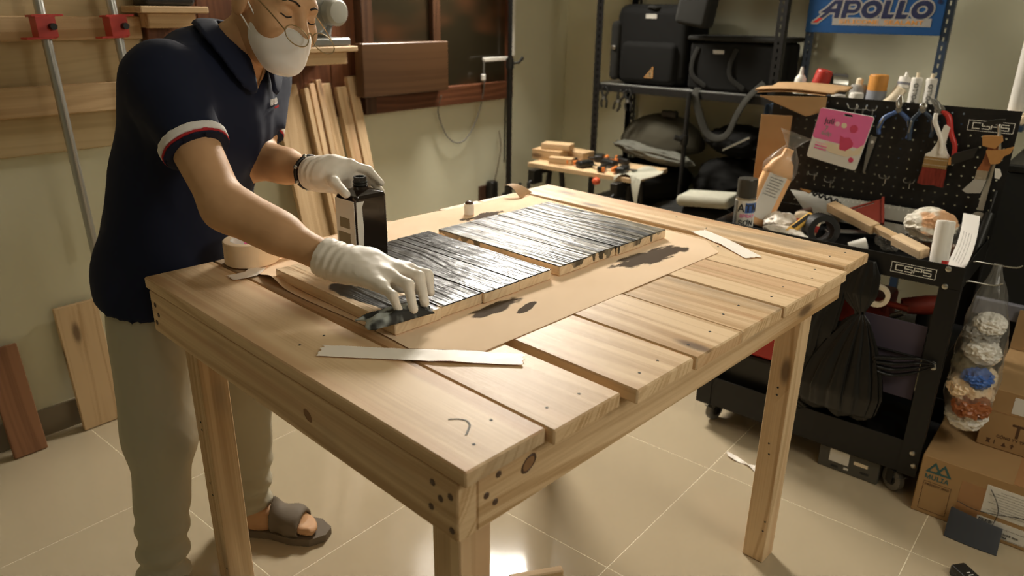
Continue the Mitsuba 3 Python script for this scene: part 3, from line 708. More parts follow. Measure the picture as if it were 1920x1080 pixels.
# strips of tape
def strip(pts, wd, matn, label, lift=0.0008):
    pts = smoothline(pts, 10); d = np.gradient(pts, axis=0); d /= np.linalg.norm(d, axis=1, keepdims=True)
    nrm = np.stack([-d[:, 1], d[:, 0]], 1)
    k = len(pts)
    def fn(s, t):
        i = np.clip((s * (k - 1)).round().astype(int), 0, k - 1)
        q = pts[i] + nrm[i] * ((t - 0.5) * wd)[..., None]
        jag = 0.003 * np.sin(t * 17) * ((s < 0.01) | (s > 0.99))
        q = q + d[i] * jag[..., None]
        x, y = q[..., 0], q[..., 1]
        onp = (x > 0.172) & (x < 1.07) & (y > 0.226)
        z = ZT + np.where(onp, 0.0026, 0.0013) + lift + 0.0012 * meshkit.noise(np.stack([x * 60, y * 60, x * 0], -1))
        return np.stack([x, y, z], -1)
    return add('tape_strip', tb(sheet(k, 7, fn, 0.0003)), matn, smooth=True, label=label, cat='tape')
strip([(0.062, 0.412), (0.155, 0.298), (0.272, 0.160)], 0.040, 'mat_tape_strip', 'long strip of pale masking tape across the near corner of the paper')
strip([(1.128, 0.352), (1.085, 0.25), (1.028, 0.150)], 0.043, 'mat_tape_strip', 'strip of pale masking tape at the right edge of the paper')
strip([(0.120, 0.835), (0.162, 0.830), (0.19, 0.853)], 0.036, 'mat_tape_strip', 'short torn piece of masking tape below the tape roll')

# tape roll
t = thing('tape_roll', 'roll of cream masking tape standing flat at the left end of the workbench', 'tape roll')
Mr = TB @ M4((0.205, 0.905, ZT + 0.0024))
add('tape', xf(lathe([(0.0405, 0.0), (0.0535, 0.0), (0.056, 0.0015), (0.056, 0.0485), (0.0545, 0.05), (0.0405, 0.05), (0.0405, 0.0)], 48), Mr), 'mat_tape_paper', t, smooth=35)
add('core', xf(lathe([(0.0375, 0.0005), (0.0402, 0.0005), (0.0402, 0.0495), (0.0375, 0.0495), (0.0375, 0.0005)], 40), Mr), 'mat_white_paper', t, smooth=35)
ang = np.linspace(0.25, 1.45, 14)
v = np.array([[0.0371 * math.cos(a), 0.0371 * math.sin(a), z] for a in ang for z in (0.012, 0.047)])
f = np.array([[2 * i, 2 * i + 1, 2 * i + 3] for i in range(13)] + [[2 * i, 2 * i + 3, 2 * i + 2] for i in range(13)])
add('label', xf(trimesh.Trimesh(v, f, process=False), Mr), 'mat_pink_print', t)
# the free end of the tape
def tail(s, t):
    x = 0.252 + 0.065 * s; y = 0.878 - 0.014 * s + 0.02 * np.sin(s * 3) * 0
    z = ZT + 0.003 + 0.045 * t * (1 - 0.6 * s)
    return np.stack([x, y + 0.012 * np.sin(s * 2.2), z], -1)
add('loose_end', tb(sheet(10, 4, tail, 0.0004)), 'mat_tape_paper', t, smooth=True)

# bottle cap with paint
t = thing('bottle_cap', 'small white bottle cap with dark paint inside, behind the far slab', 'cap')
Mc = TB @ M4((0.815, 0.868, ZT + 0.0035))
add('shell', xf(lathe([(0, 0), (0.0135, 0), (0.0135, 0.029), (0.0115, 0.029), (0.0115, 0.006), (0, 0.006)], 24), Mc), 'mat_white_plastic', t, smooth=35)
add('paint', xf(lathe([(0, 0.0065), (0.011, 0.0065), (0.0114, 0.0285), (0.0105, 0.0325), (0.007, 0.0355), (0, 0.0365)], 20), Mc), 'mat_dark_brown', t, smooth=40)
# ---------------------------------------------------------------- the man
def V3(*a): return np.array(a, float)
rgt = unit(V3(-0.89, -0.45, 0)); fwd = unit(V3(0.45, -0.89, 0))
HIP0 = V3(0.750, 1.660, 0.86)
HIP, WST, CHS = V3(0.782, 1.652, 0.86), V3(0.800, 1.640, 1.00), V3(0.838, 1.585, 1.15)
SHR, SHL = V3(0.705, 1.475, 1.245), V3(1.035, 1.655, 1.250)
ELR, WRR = V3(0.690, 1.270, 1.030), V3(0.768, 1.050, 0.953)
ELL, WRL = V3(0.940, 1.560, 1.045), V3(0.931, 1.315, 1.050)
NB = V3(0.870, 1.550, 1.255)
HC = V3(0.948, 1.440, 1.383)
hE = unit(V3(0.955, 0.110, -0.225)); hU = V3(0.285, -0.200, 0.935); hU = unit(hU - hE * (hU @ hE)); hF = np.cross(hE, hU)
HM = np.eye(4); HM[:3, 0], HM[:3, 1], HM[:3, 2], HM[:3, 3] = -hE, hF, hU, HC
def h2w(x, y, z): return (HM @ np.array([x, y, z, 1.0]))[:3]
KNR, ANR = V3(0.622, 1.560, 0.46), V3(0.575, 1.575, 0.09)
KNL, ANL = V3(0.868, 1.625, 0.45), V3(0.862, 1.655, 0.09)
HPR, HPL = HIP0 + rgt * 0.103 + V3(0, 0, -0.03), HIP0 - rgt * 0.095 + V3(0, 0, -0.03)

def torso(p, o):
    d = None
    for s in (-1, 1):
        a = s_cone(p, HIP + rgt * 0.072 * s, WST + rgt * 0.055 * s, 0.108 + o, 0.098 + o)
        b = s_cone(p, WST + rgt * 0.055 * s, CHS + rgt * 0.072 * s, 0.098 + o, 0.108 + o)
        c = smin(a, b, 0.06)
        d = c if d is None else smin(d, c, 0.08)
    sh = s_cone(p, SHR + (CHS - SHR) * 0.12, SHL + (CHS - SHL) * 0.12, 0.062 + o, 0.062 + o)
    d = smin(d, sh, 0.09)
    d = smin(d, s_cone(p, NB + V3(-0.01, 0.02, -0.02), CHS, 0.075 + o, 0.10 + o), 0.08)
    return d
def arm(p, S, E, o, r0, r1):
    return s_cone(p, S, E, r0 + o, r1 + o)
def folds(p, a, f=14.0, seed=3, stretch=(1, 1, 1)):
    return a * (1 - 2 * np.abs(2 * meshkit.fbm(p * f * np.array(stretch), 3, seed) - 1))

FEET = []
for heel, toe in ((V3(0.848, 1.672, 0), V3(0.968, 1.470, 0)), (V3(0.588, 1.625, 0), V3(0.555, 1.400, 0))):
    FEET.append((heel, toe))
def foot(p, heel, toe, ank, o=0.0):
    a = unit(toe - heel); s = np.cross([0, 0, 1], a)
    ps = p * np.array([1, 1, 1.0])
    d = s_cone(ps, heel + a * 0.035 + V3(0, 0, 0.050), toe - a * 0.075 + V3(0, 0, 0.043), 0.033 + o, 0.024 + o)
    d = smin(d, s_cone(ps, heel + a * 0.15 + s * 0.024 + V3(0, 0, 0.043), heel + a * 0.15 - s * 0.02 + V3(0, 0, 0.043), 0.022 + o, 0.020 + o), 0.03)
    d = smin(d, s_cone(ps, ank, heel + a * 0.05 + V3(0, 0, 0.055), 0.040 + o, 0.034 + o), 0.05)
    for k, (w, l, r) in enumerate(((0.030, 0.012, 0.0125), (0.012, 0.010, 0.0100), (-0.003, 0.016, 0.0095), (-0.017, 0.026, 0.009), (-0.030, 0.040, 0.0085))):
        sg = 1 if heel[0] > 0.7 else -1
        b = toe - a * (l + r) + s * w * sg * -1
        d = smin(d, s_cone(ps, b - a * 0.035 + V3(0, 0, 0.040), b + V3(0, 0, 0.030 + r * 0.6), r + o, r + o), 0.006)
    return d
def body(p):
    d = torso(p, 0.0)
    for S, E, W in ((SHR, ELR, WRR), (SHL, ELL, WRL)):
        a = smin(s_cone(p, S, E, 0.054, 0.039), s_cone(p, E, W, 0.038, 0.028), 0.03)
        a = smin(a, s_cone(p, E + (W - E) * 0.15 + V3(0, 0, 0.006), E + (W - E) * 0.5 + V3(0, 0, 0.004), 0.037, 0.036), 0.03)
        d = smin(d, a, 0.035)
    d = smin(d, s_cone(p, WRR, V3(0.80, 0.955, 0.938), 0.027, 0.022), 0.02)
    d = smin(d, s_cone(p, WRL, V3(0.962, 1.278, 1.054), 0.026, 0.020), 0.02)
    d = smin(d, s_cone(p, NB, h2w(0, -0.035, -0.05), 0.056, 0.052), 0.05)
    for H, K, A, (he, to) in ((HPR, KNR, ANR, FEET[1]), (HPL, KNL, ANL, FEET[0])):
        l = smin(s_cone(p, H, K, 0.074, 0.056), s_cone(p, K, A, 0.054, 0.034), 0.04)
        l = smin(l, foot(p, he, to, A), 0.02)
        d = smin(d, l, 0.04)
    return d
def head(q):
    d = s_ell(q, (0, -0.015, 0.035), (0.075, 0.097, 0.092))
    d = smin(d, s_ell(q, (0, 0.028, -0.05), (0.058, 0.060, 0.070)), 0.04)
    d = smin(d, s_cone(q, (-0.008, 0.066, -0.100), (0.008, 0.066, -0.100), 0.020, 0.020), 0.035)
    d = smin(d, s_cone(q, (-0.030, 0.070, 0.018), (0.030, 0.070, 0.018), 0.016, 0.016), 0.02)
    for s in (-1, 1):
        d = smin(d, s_ell(q, (0.040 * s, 0.058, -0.035), (0.027, 0.027, 0.026)), 0.03)
        d = smax(d, -s_ell(q, (0.032 * s, 0.092, 0.000), (0.017, 0.014, 0.011)), 0.014)
        d = smin(d, s_ell(q, (0.032 * s, 0.0705, -0.002), (0.015, 0.013, 0.0115)), 0.004)
        d = smin(d, s_ell(q, (0.0775 * s, -0.008, -0.008), (0.010, 0.020, 0.031)), 0.008)
        d = smin(d, s_cone(q, (0.011 * s, 0.096, -0.036), (0.011 * s, 0.092, -0.036), 0.0085, 0.0085), 0.008)
    d = smin(d, s_cone(q, (0, 0.080, 0.012), (0, 0.106, -0.033), 0.0085, 0.0115), 0.014)
    d = smin(d, s_cone(q, (-0.015, 0.083, -0.064), (0.015, 0.083, -0.064), 0.011, 0.011), 0.012)
    d = smin(d, s_cone(q, (0, -0.035, -0.04), (0, -0.055, -0.11), 0.050, 0.050), 0.04)
    return d
mb = surface_net(body, (0.40, 1.00, -0.01), (1.20, 1.90, 1.42), 0.0085)
taubin(mb, 6)
mh = surface_net(head, (-0.10, -0.125, -0.135), (0.10, 0.125, 0.14), 0.0026)
taubin(mh, 3)
try:
    mu = from_m(to_m(mb) + to_m(xf(mh, HM)))
    if len(mu.vertices) < 1000: raise ValueError
except Exception:
    mu = cat_(mb, xf(mh, HM))
man = add('person', mu, 'mat_skin', smooth=True, label='man in navy polo shirt, face mask and gloves rubbing paint on a slab', cat='person')

# polo shirt
def sleeve_dirs(): return ((SHR, ELR, 0.50, 0.069, 0.060), (SHL, ELL, 0.66, 0.069, 0.056))
neck_top = h2w(0, -0.03, -0.045)
nax = unit(neck_top - NB)
vfront = unit(V3(0.36, -0.90, -0.10))
def sleeve(p, S, E, t1, r0, r1, o=0.0):
    return s_cone(p, S, S + (E - S) * t1, r0 + o, r1 + o)
def trousers_base(p):
    d = s_cone(p, HPR - rgt * 0.012, KNR, 0.094, 0.079)
    d = smin(d, s_cone(p, KNR, ANR + V3(0, 0, -0.02), 0.077, 0.061), 0.05)
    e = smin(s_cone(p, HPL + rgt * 0.012, KNL, 0.094, 0.079), s_cone(p, KNL, ANL + V3(0, 0, -0.02), 0.077, 0.062), 0.05)
    d = smin(d, e, 0.03)
    for s in (-1, 1): d = smin(d, s_cone(p, HIP + rgt * 0.068 * s + V3(0, 0, -0.06), HIP + rgt * 0.06 * s + V3(0, 0, 0.06), 0.110, 0.102), 0.04)
    return d
def shirt(p):
    d = torso(p, 0.016)
    d = smin(d, s_cone(p, HIP + V3(0, 0, -0.01), HIP + V3(-0.005, 0.0, -0.23), 0.128, 0.140), 0.05)
    for s in (-1, 1):
        d = smin(d, s_cone(p, HIP + rgt * 0.066 * s, HIP + rgt * 0.074 * s + V3(0, 0, -0.23), 0.112, 0.120), 0.05)
    d = smin(d, trousers_base(p) - 0.013, 0.04)
    d = d + folds(p, 0.0100, 7.5, 3, (1, 1, 0.5))
    for S, E, t1, r0, r1 in sleeve_dirs():
        a = sleeve(p, S, E, t1 + 0.25, r0, r1 - 0.002)
        a = smax(a + folds(p, 0.003, 16.0, 5), s_half(p, S + (E - S) * t1, E - S), 0.006)
        d = smin(d, a, 0.045)
    d = np.maximum(d, s_half(p, HIP + V3(0, 0, -0.068), V3(0.05, 0.30, -1)))
    d = smax(d, -s_cone(p, NB - nax * 0.03, NB + nax * 0.12, 0.064, 0.070), 0.01)
    d = smax(d, -s_cone(p, NB + vfront * 0.075 + V3(0, 0, 0.01), NB + vfront * 0.150 - V3(0, 0, 0.085), 0.030, 0.005), 0.008)
    return d
ms = surface_net(shirt, (0.42, 1.25, 0.56), (1.18, 1.90, 1.42), 0.0075)
taubin(ms, 4)
sh = add('shirt', ms, 'mat_navy_cloth', man, smooth=True)
def shirt_closed(p):
    d = torso(p, 0.017)
    for S, E, t1, r0, r1 in sleeve_dirs(): d = smin(d, sleeve(p, S, E, t1 + 0.25, r0, r1 - 0.002), 0.045)
    return d
def collar(p):
    q = p - NB.astype(np.float32)
    h = q @ nax.astype(np.float32); f = q @ vfront.astype(np.float32); sd = np.abs(q @ rgt.astype(np.float32))
    rad = np.linalg.norm(q - h[:, None] * nax.astype(np.float32), axis=1)
    flap = np.abs(shirt_closed(p) - 0.008) - 0.0042
    band = np.abs(s_cone(p, NB - nax * 0.03, NB + nax * 0.05, 0.070, 0.063)) - 0.004
    band = smax(smax(band, h - 0.040, 0.004), -0.045 - h, 0.004)
    flap = smax(flap, rad - (0.098 + 0.022 * np.clip(f / 0.1, 0, 1) * np.clip(sd / 0.05, 0, 1)), 0.004)
    flap = np.minimum(smax(flap, 0.060 - rad, 0.004), band); flap = smax(flap, -0.030 - 0.55 * np.maximum(f, 0) - h, 0.004)
    gap = np.where(f > 0, (0.010 + 0.28 * np.clip(f - 0.03, 0, 1)) - sd, -1.0)
    return smax(flap, gap, 0.004)
mc = surface_net(collar, NB - 0.19, NB + 0.17, 0.0042)
taubin(mc, 3)
add('collar', mc, 'mat_navy_cloth', sh, smooth=True)
def on_shirt(a, b, out=0.25):
    """the front of the shirt at a along his left, b up from the chest point: sphere-traced from the front"""
    o = CHS - rgt * a + V3(0, 0, b) + vfront * out
    for _ in range(60): o = o - vfront * float(max(shirt(o[None].astype(np.float32))[0], 0.0002)) * 0.7
    e = 0.004; g0 = [float(shirt((o + e * np.eye(3)[k])[None].astype(np.float32))[0] - shirt((o - e * np.eye(3)[k])[None].astype(np.float32))[0]) for k in range(3)]
    return o, unit(g0)
for k in range(3):
    o, n_ = on_shirt(-0.002, 0.055 - 0.045 * k)
    add('button', xf(lathe([(0, 0), (0.0055, 0), (0.0055, 0.0016), (0, 0.002)], 12), frame(o + n_ * 0.0005, (1, 0, 0), n_)), 'mat_navy_print', sh, smooth=40)
lo, ln_ = on_shirt(0.085, 0.045)
def stitch(m):
    v = np.array(m.vertices); up = (v - lo) @ ln_
    w_ = v.copy()
    for _ in range(6): w_ = w_ - ln_ * (shirt(w_.astype(np.float32)) - 0.0022 - up)[:, None] * 0.8
    m.vertices = w_; return m
add('chest_lettering', stitch(text_on('APOLLO', 0.0125, lo, -rgt, ln_, 0.0012, width=0.052)), 'mat_white_knit', sh)
add('chest_lettering', stitch(text_on('BONDING', 0.0042, lo + V3(0.004, 0, -0.012), -rgt, ln_, 0.0012, width=0.032)), 'mat_red_knit', sh)
for S, E, t1, r0, r1 in sleeve_dirs():
    L = np.linalg.norm(E - S); ax = unit(E - S)
    for nm, a, b, o, mm in (('cuff', -0.004, 0.013, 0.0035, 'mat_white_knit'), ('cuff_stripe', 0.013, 0.0185, 0.0030, 'mat_red_knit'), ('cuff_edge', 0.0185, 0.0225, 0.0026, 'mat_navy_cloth')):
        def cf(p):
            d = s_cone(p, S, S + (E - S) * (t1 + 0.25), r0 + o, r1 - 0.002 + o)
            h = (p - (S + (E - S) * t1).astype(np.float32)) @ ax.astype(np.float32)
            return np.maximum(np.maximum(d, h - b), a - h)
        c = S + (E - S) * t1
        mq = surface_net(cf, c - 0.10, c + 0.10, 0.0032)
        taubin(mq, 2)
        add(nm, mq, mm, sh, smooth=40)

# trousers
def trousers(p):
    d = trousers_base(p)
    low = np.clip((0.30 - p[:, 2]) / 0.2, 0, 1)
    d = d + folds(p, 0.009, 7.0, 11, (1, 1, 0.5)) + 0.008 * low * np.sin(p[:, 2] * 95 + 14 * p[:, 0] + 9 * p[:, 1])
    d = np.maximum(d, 0.062 - p[:, 2])
    return d
mt = surface_net(trousers, (0.42, 1.38, 0.05), (1.08, 1.88, 0.96), 0.0085)
taubin(mt, 4)
add('trousers', mt, 'mat_khaki', man, smooth=True)

# gloves
def hand(p, wrist, palm, fingers, thumb, r=0.0098):
    d = s_cone(p, wrist, wrist + (palm[0] - wrist) * 0.45, 0.034, 0.033)
    for k in range(len(palm)):
        d = smin(d, s_cone(p, wrist + (palm[k] - wrist) * 0.32, palm[k], 0.023, 0.0135), 0.02)
    for k, (a, b, c) in enumerate(fingers):
        rk = r * (1.0, 1.04, 1.0, 0.88)[k]
        f = smin(s_cone(p, a, b, rk * 1.18, rk * 1.03), s_cone(p, b, c, rk * 1.03, rk * 0.86), 0.005)
        d = smin(d, f, 0.006)
    a, b, c = thumb
    d = smin(d, smin(s_cone(p, a, b, 0.017, 0.0125), s_cone(p, b, c, 0.0125, 0.0098), 0.006), 0.012)
    return d
kI, kM, kR, kP = V3(0.858, 0.957, 0.938), V3(0.832, 0.949, 0.945), V3(0.800, 0.935, 0.945), V3(0.769, 0.925, 0.937)
fR = [(kI, V3(0.873, 0.922, 0.932), V3(0.862, 0.905, 0.905)), (kM, V3(0.836, 0.905, 0.942), V3(0.820, 0.876, 0.905)), (kR, V3(0.799, 0.893, 0.940), V3(0.790, 0.872, 0.903)), (kP, V3(0.764, 0.893, 0.930), V3(0.768, 0.885, 0.904))]
def gloveR(p):
    d = hand(p, WRR, [kI, kM, kR, kP], fR, (V3(0.80, 0.99, 0.930), V3(0.842, 0.962, 0.910), V3(0.868, 0.935, 0.900)))
    d = smin(d, s_cone(p, WRR - unit(WRR - ELR) * 0.022, WRR + V3(0.005, -0.02, -0.002), 0.0375, 0.0335), 0.01)
    ax = unit(WRR - ELR); h = (p - WRR.astype(np.float32)) @ ax.astype(np.float32)
    d = d + 0.0012 * np.sin(h * 420) * np.exp(-(h / 0.03)**2) + folds(p, 0.0010, 40.0, 4)
    return np.maximum(d, -0.030 - h)
mg = surface_net(gloveR, (0.69, 0.84, 0.87), (0.92, 1.12, 1.02), 0.0027)
taubin(mg, 3)
add('glove', mg, 'mat_glove', man, smooth=True)
lI, lM, lR, lP = V3(0.980, 1.262, 1.070), V3(0.982, 1.270, 1.052), V3(0.979, 1.275, 1.033), V3(0.973, 1.277, 1.014)
fL = [(lI, V3(1.014, 1.245, 1.056), V3(1.0195, 1.213, 1.032)), (lM, V3(1.019, 1.252, 1.036), V3(1.0225, 1.217, 1.012)), (lR, V3(1.018, 1.258, 1.014), V3(1.0225, 1.224, 0.992)), (lP, V3(1.010, 1.264, 0.994), V3(1.020, 1.234, 0.974))]
def gloveL(p):
    d = hand(p, WRL, [lI, lM, lR, lP], fL, (V3(0.938, 1.275, 1.048), V3(0.916, 1.236, 1.046), V3(0.915, 1.200, 1.028)), 0.0092)
    d = smin(d, s_cone(p, WRL - unit(WRL - ELL) * 0.012, WRL + V3(0.002, -0.02, 0), 0.037, 0.0335), 0.01)
    ax = unit(WRL - ELL); h = (p - WRL.astype(np.float32)) @ ax.astype(np.float32)
    d = d + 0.0012 * np.sin(h * 420) * np.exp(-(h / 0.03)**2) + folds(p, 0.0010, 40.0, 6)
    return np.maximum(d, -0.018 - h)
mg = surface_net(gloveL, (0.87, 1.16, 0.95), (1.05, 1.36, 1.11), 0.0027)
taubin(mg, 3)
add('glove', mg, 'mat_glove', man, smooth=True)
ax = unit(WRL - ELL); c0 = WRL - ax * 0.028
Mb = frame(c0, (1, 0, 0), ax)
ring = np.array([(0.0345 * math.cos(a), 0.0345 * math.sin(a), 0) for a in np.linspace(0, 2 * math.pi, 28, endpoint=False)])
wbd = add('bracelet', xf(tube(ring, 0.0042, 8, closed=True), Mb), 'mat_black_plastic', man, smooth=True)
add('bead', xf(cat_(*[trimesh.creation.icosphere(subdivisions=1, radius=0.0052).apply_translation(ring[k] * 1.04) for k in range(0, 28, 4)]), Mb), 'mat_steel', wbd, smooth=True)

# face: mask, straps, glasses, brows, lashes, hair, necklace
def mask_d(q):
    d = s_ell(q, (0, 0.034, -0.056), (0.066, 0.066, 0.060))
    d = smin(d, s_cone(q, (0, 0.096, -0.046), (0, 0.078, -0.088), 0.019, 0.027), 0.035)
    d = smin(d, s_cone(q, (-0.016, 0.060, -0.098), (0.016, 0.060, -0.098), 0.024, 0.024), 0.03)
    ax_ = np.abs(q[:, 0])
    top = q[:, 2] - (-0.030 + 0.10 * ax_ - 9.0 * np.maximum(ax_ - 0.035, 0)**2 * 0.6)
    d = smax(d, top, 0.004)
    d = smax(d, 0.018 - q[:, 1] + 0.30 * (np.abs(q[:, 2] + 0.045) - 0.03), 0.004)
    return d
mm = surface_net(mask_d, (-0.09, -0.02, -0.17), (0.09, 0.15, 0.0), 0.0026)
taubin(mm, 5)
mk = add('face_mask', xf(mm, HM), 'mat_mask', man, smooth=True)
for s in (-1, 1):
    for z0, z1 in ((-0.030, 0.012), (-0.062, -0.026)):
        pth = smoothline([(0.063 * s, 0.030, z0), (0.0735 * s, 0.008, (z0 + z1) / 2 + 0.004), (0.080 * s, -0.014, z1)], 8)
        add('strap', xf(tube(pth, 0.0016, 6), HM), 'mat_mask', mk, smooth=True)
gl = note(numbered(man + '__glasses'))
tilt = M4((0, 0.128, -0.036), rx=0.70, s=1.13)
for s in (-1, 1):
    el = np.array([(0.0315 * s + 0.0255 * math.cos(a), 0, 0.0195 * math.sin(a)) for a in np.linspace(0, 2 * math.pi, 40, endpoint=False)])
    add('rim', xf(tube(el, 0.0011, 6, closed=True), HM @ tilt), 'mat_brass', gl, smooth=True)
    lens = extr(Point(0, 0).buffer(1, 16), 0.0008).apply_scale([0.025, 0.019, 1])
    add('lens', xf(lens, HM @ tilt @ frame((0.0315 * s, -0.0004, 0), (1, 0, 0), (0, 1, 0))), 'mat_glass', gl)
    a0 = (HM @ tilt @ np.array([0.0565 * s, 0.0, 0.006, 1]))[:3]
    add('temple', tube(smoothline([a0, h2w(0.071 * s, 0.085, -0.012), h2w(0.079 * s, 0.03, 0.010), h2w(0.082 * s, -0.012, 0.020), h2w(0.081 * s, -0.035, -0.004)], 8), 0.0013, 6), 'mat_brass', gl, smooth=True)
add('bridge', xf(tube(smoothline([(-0.007, 0, 0.006), (0, 0.003, 0.011), (0.007, 0, 0.006)], 6), 0.0011, 6), HM @ tilt), 'mat_brass', gl, smooth=True)
def on_face(x, z, o=0.0):
    y = 0.14
    q = np.array([[x, y, z]], np.float32)
    for _ in range(40):
        v_ = float(head(q)[0]); q[0, 1] -= max(v_, 0.0) * 0.8
        if v_ < 0.0004: break
    return (x, q[0, 1] + o, z)
for s in (-1, 1):
    add('eyebrow', xf(tube(smoothline([on_face(0.014 * s, 0.018, 0.001), on_face(0.028 * s, 0.024, 0.001), on_face(0.047 * s, 0.019, 0.0005)], 8), [0.0032] * 8 + [0.003] * 4 + [0.002] * 5, 8, flat=0.5), HM), 'mat_hair', man, smooth=True)
    add('eyelashes', xf(tube(smoothline([on_face(0.020 * s, -0.0065, 0.0004), on_face(0.032 * s, -0.0095, 0.0008), on_face(0.045 * s, -0.0055, 0.0002)], 8), 0.0014, 6), HM), 'mat_hair', man, smooth=True)
def hair_d(q):
    d = s_ell(q, (0, -0.018, 0.043), (0.0815, 0.103, 0.096)) + 0.002 * np.sin(q[:, 0] * 300 + 40 * q[:, 2])
    ax_ = np.abs(q[:, 0])
    cut = np.where(q[:, 1] > 0.01, 0.058 + 0.25 * np.clip(0.04 - q[:, 1], 0, 1) - q[:, 2] * 1.0, -0.035 - q[:, 2])
    return smax(d, cut, 0.008)
mq = surface_net(hair_d, (-0.10, -0.14, -0.06), (0.10, 0.11, 0.16), 0.004)
taubin(mq, 3)
add('hair', xf(mq, HM), 'mat_hair', man, smooth=True)
# sandals
for heel, toe in FEET:
    a = unit(toe - heel); s = np.cross([0, 0, 1], a)
    Ms = np.eye(4); Ms[:3, 0], Ms[:3, 1], Ms[:3, 2], Ms[:3, 3] = a, s, [0, 0, 1], heel
    L = np.linalg.norm(toe - heel)
    poly = Polygon([(-0.015, -0.03), (0.02, -0.037), (0.09, -0.033), (0.16, -0.046), (0.21, -0.043), (L + 0.01, -0.015), (L + 0.012, 0.015), (0.21, 0.043), (0.16, 0.046), (0.09, 0.035), (0.02, 0.037), (-0.015, 0.03)]).buffer(0.012).buffer(-0.008)
    sd = note(numbered(man + '__sandal'))
    add('sole', xf(extr(poly, 0.022), Ms @ M4((0, 0, 0.001))), 'mat_sandal', sd)
    def strapd(p):
        d = np.abs(foot(p, heel, toe, V3(heel[0], heel[1], 0.3) + a * 0.05, 0.006)) - 0.003
        h = (p - heel.astype(np.float32)) @ a.astype(np.float32)
        return np.maximum(np.maximum(np.maximum(d, h - (L - 0.055)), 0.095 - h), 0.016 - p[:, 2])
    c = heel + a * 0.14
    mq = surface_net(strapd, c - V3(0.12, 0.12, 0) + V3(0, 0, -0.005), c + V3(0.12, 0.12, 0.12), 0.0035)
    add('strap', mq, 'mat_sandal', sd, smooth=True)
chain = [NB + vfront * 0.062 + rgt * 0.04 + V3(0, 0, 0.03), NB + vfront * 0.085 + rgt * 0.018 - V3(0, 0, 0.012), NB + vfront * 0.094 - V3(0, 0, 0.032), NB + vfront * 0.085 - rgt * 0.018 - V3(0, 0, 0.012), NB + vfront * 0.062 - rgt * 0.04 + V3(0, 0, 0.03)]
def push(pts, o=0.002):
    out = []
    for q in pts:
        q = np.array(q)
        for _ in range(12):
            v_ = float(min(body(q[None].astype(np.float32))[0], 0.1)); q = q + vfront * (o - v_) * 0.8
        out.append(q)
    return np.array(out)
add('necklace', tube(push(smoothline(chain, 8)), 0.0013, 6), 'mat_brass', man, smooth=True)

# rag under the right hand
def rag(s, t):
    x = 0.715 + 0.115 * s + 0.01 * np.sin(6 * t); y = 0.935 - 0.040 * s - 0.055 * t + 0.02 * s * t
    e = np.minimum(np.minimum(s, 1 - s), np.minimum(t, 1 - t))
    z = ZT + 0.0275 + 0.016 * np.clip(e * 6, 0, 1) * (0.35 + meshkit.fbm(np.stack([s * 4, t * 3, s * 0], -1), 3, 5))
    return np.stack([x, y, z], -1)
rg = sheet(40, 28, rag, 0.004)
add('cleaning_rag', rg, 'mat_rag', smooth=True, label='grey-white rag soaked with black paint under the man\'s right glove', cat='rag')
# paint bottle in the left hand
t = thing('paint_bottle', 'square black paint bottle with white label held by the man\'s left glove', 'bottle')
BC = np.array([0.967, 1.2175, ZT + 0.003])
Mq = M4(BC, rz=-0.05)
def rrect(a, b, r): return Polygon([(-a + r, -b + r), (a - r, -b + r), (a - r, b - r), (-a + r, b - r)]).buffer(r, 6)
def section(a, b, r, z):
    g = np.array(rrect(a, b, r).exterior.coords)[:-1]; return np.column_stack([g, np.full(len(g), z)])
secs = [section(0.036, 0.031, 0.010, 0.0), section(0.0405, 0.0355, 0.010, 0.006), section(0.0415, 0.0365, 0.010, 0.06), section(0.041, 0.036, 0.010, 0.150), section(0.038, 0.033, 0.010, 0.158), section(0.024, 0.022, 0.014, 0.163), section(0.0165, 0.0165, 0.0155, 0.164), section(0.0155, 0.0155, 0.0150, 0.170)]
k = len(secs[0]); v = np.vstack(secs + [[[0, 0, 0]], [[0, 0, 0.170]]]); F = []
for i in range(len(secs) - 1):
    for j in range(k):
        j2 = (j + 1) % k; F += [[i * k + j, i * k + j2, (i + 1) * k + j2], [i * k + j, (i + 1) * k + j2, (i + 1) * k + j]]
for j in range(k):
    j2 = (j + 1) % k; F += [[len(v) - 2, j2, j], [len(v) - 1, (len(secs) - 1) * k + j, (len(secs) - 1) * k + j2]]
bm = trimesh.Trimesh(v, np.array(F), process=False); bm.fix_normals()
add('body', xf(bm, Mq), 'mat_paint_bottle', t, smooth=40)
pr = []
for i, z in enumerate((0.170, 0.173, 0.173, 0.176, 0.176, 0.179, 0.179, 0.182, 0.182, 0.190, 0.190)):
    pr.append((0.0135 + (0.0022 if i in (1, 2, 5, 6) else 0), z))
add('neck', xf(lathe([(0, 0.168)] + pr + [(0.010, 0.190), (0.010, 0.178), (0, 0.178)], 24), Mq), 'mat_black_plastic', t)
lb = add('label', xf(cbox(0.0012, 0.066, 0.140, 0.0004, (-0.0421, 0.0, 0.078)), Mq), 'mat_white_paper', t)
for y0, z0, w_, h_ in ((0.006, 0.052, 0.042, 0.050), (0.002, 0.098, 0.034, 0.022)):
    add('label_panel', xf(cbox(0.0006, w_, h_, 0.0002, (-0.0429, y0, z0)), Mq), 'mat_label_olive', lb)
dr_ = [(-0.0405 + 0.008, -0.0372), (-0.030, -0.0372), (-0.030, -0.0372)]
add('paint_run', xf(extr(Polygon([(-0.040, 0.0), (-0.026, 0.004), (-0.027, 0.05), (-0.024, 0.09), (-0.026, 0.135), (-0.020, 0.147), (-0.039, 0.147)]), 0.0008), Mq @ frame((0, -0.0367, 0.0), (1, 0, 0), (0, -1, 0))), 'mat_white_plastic', t)
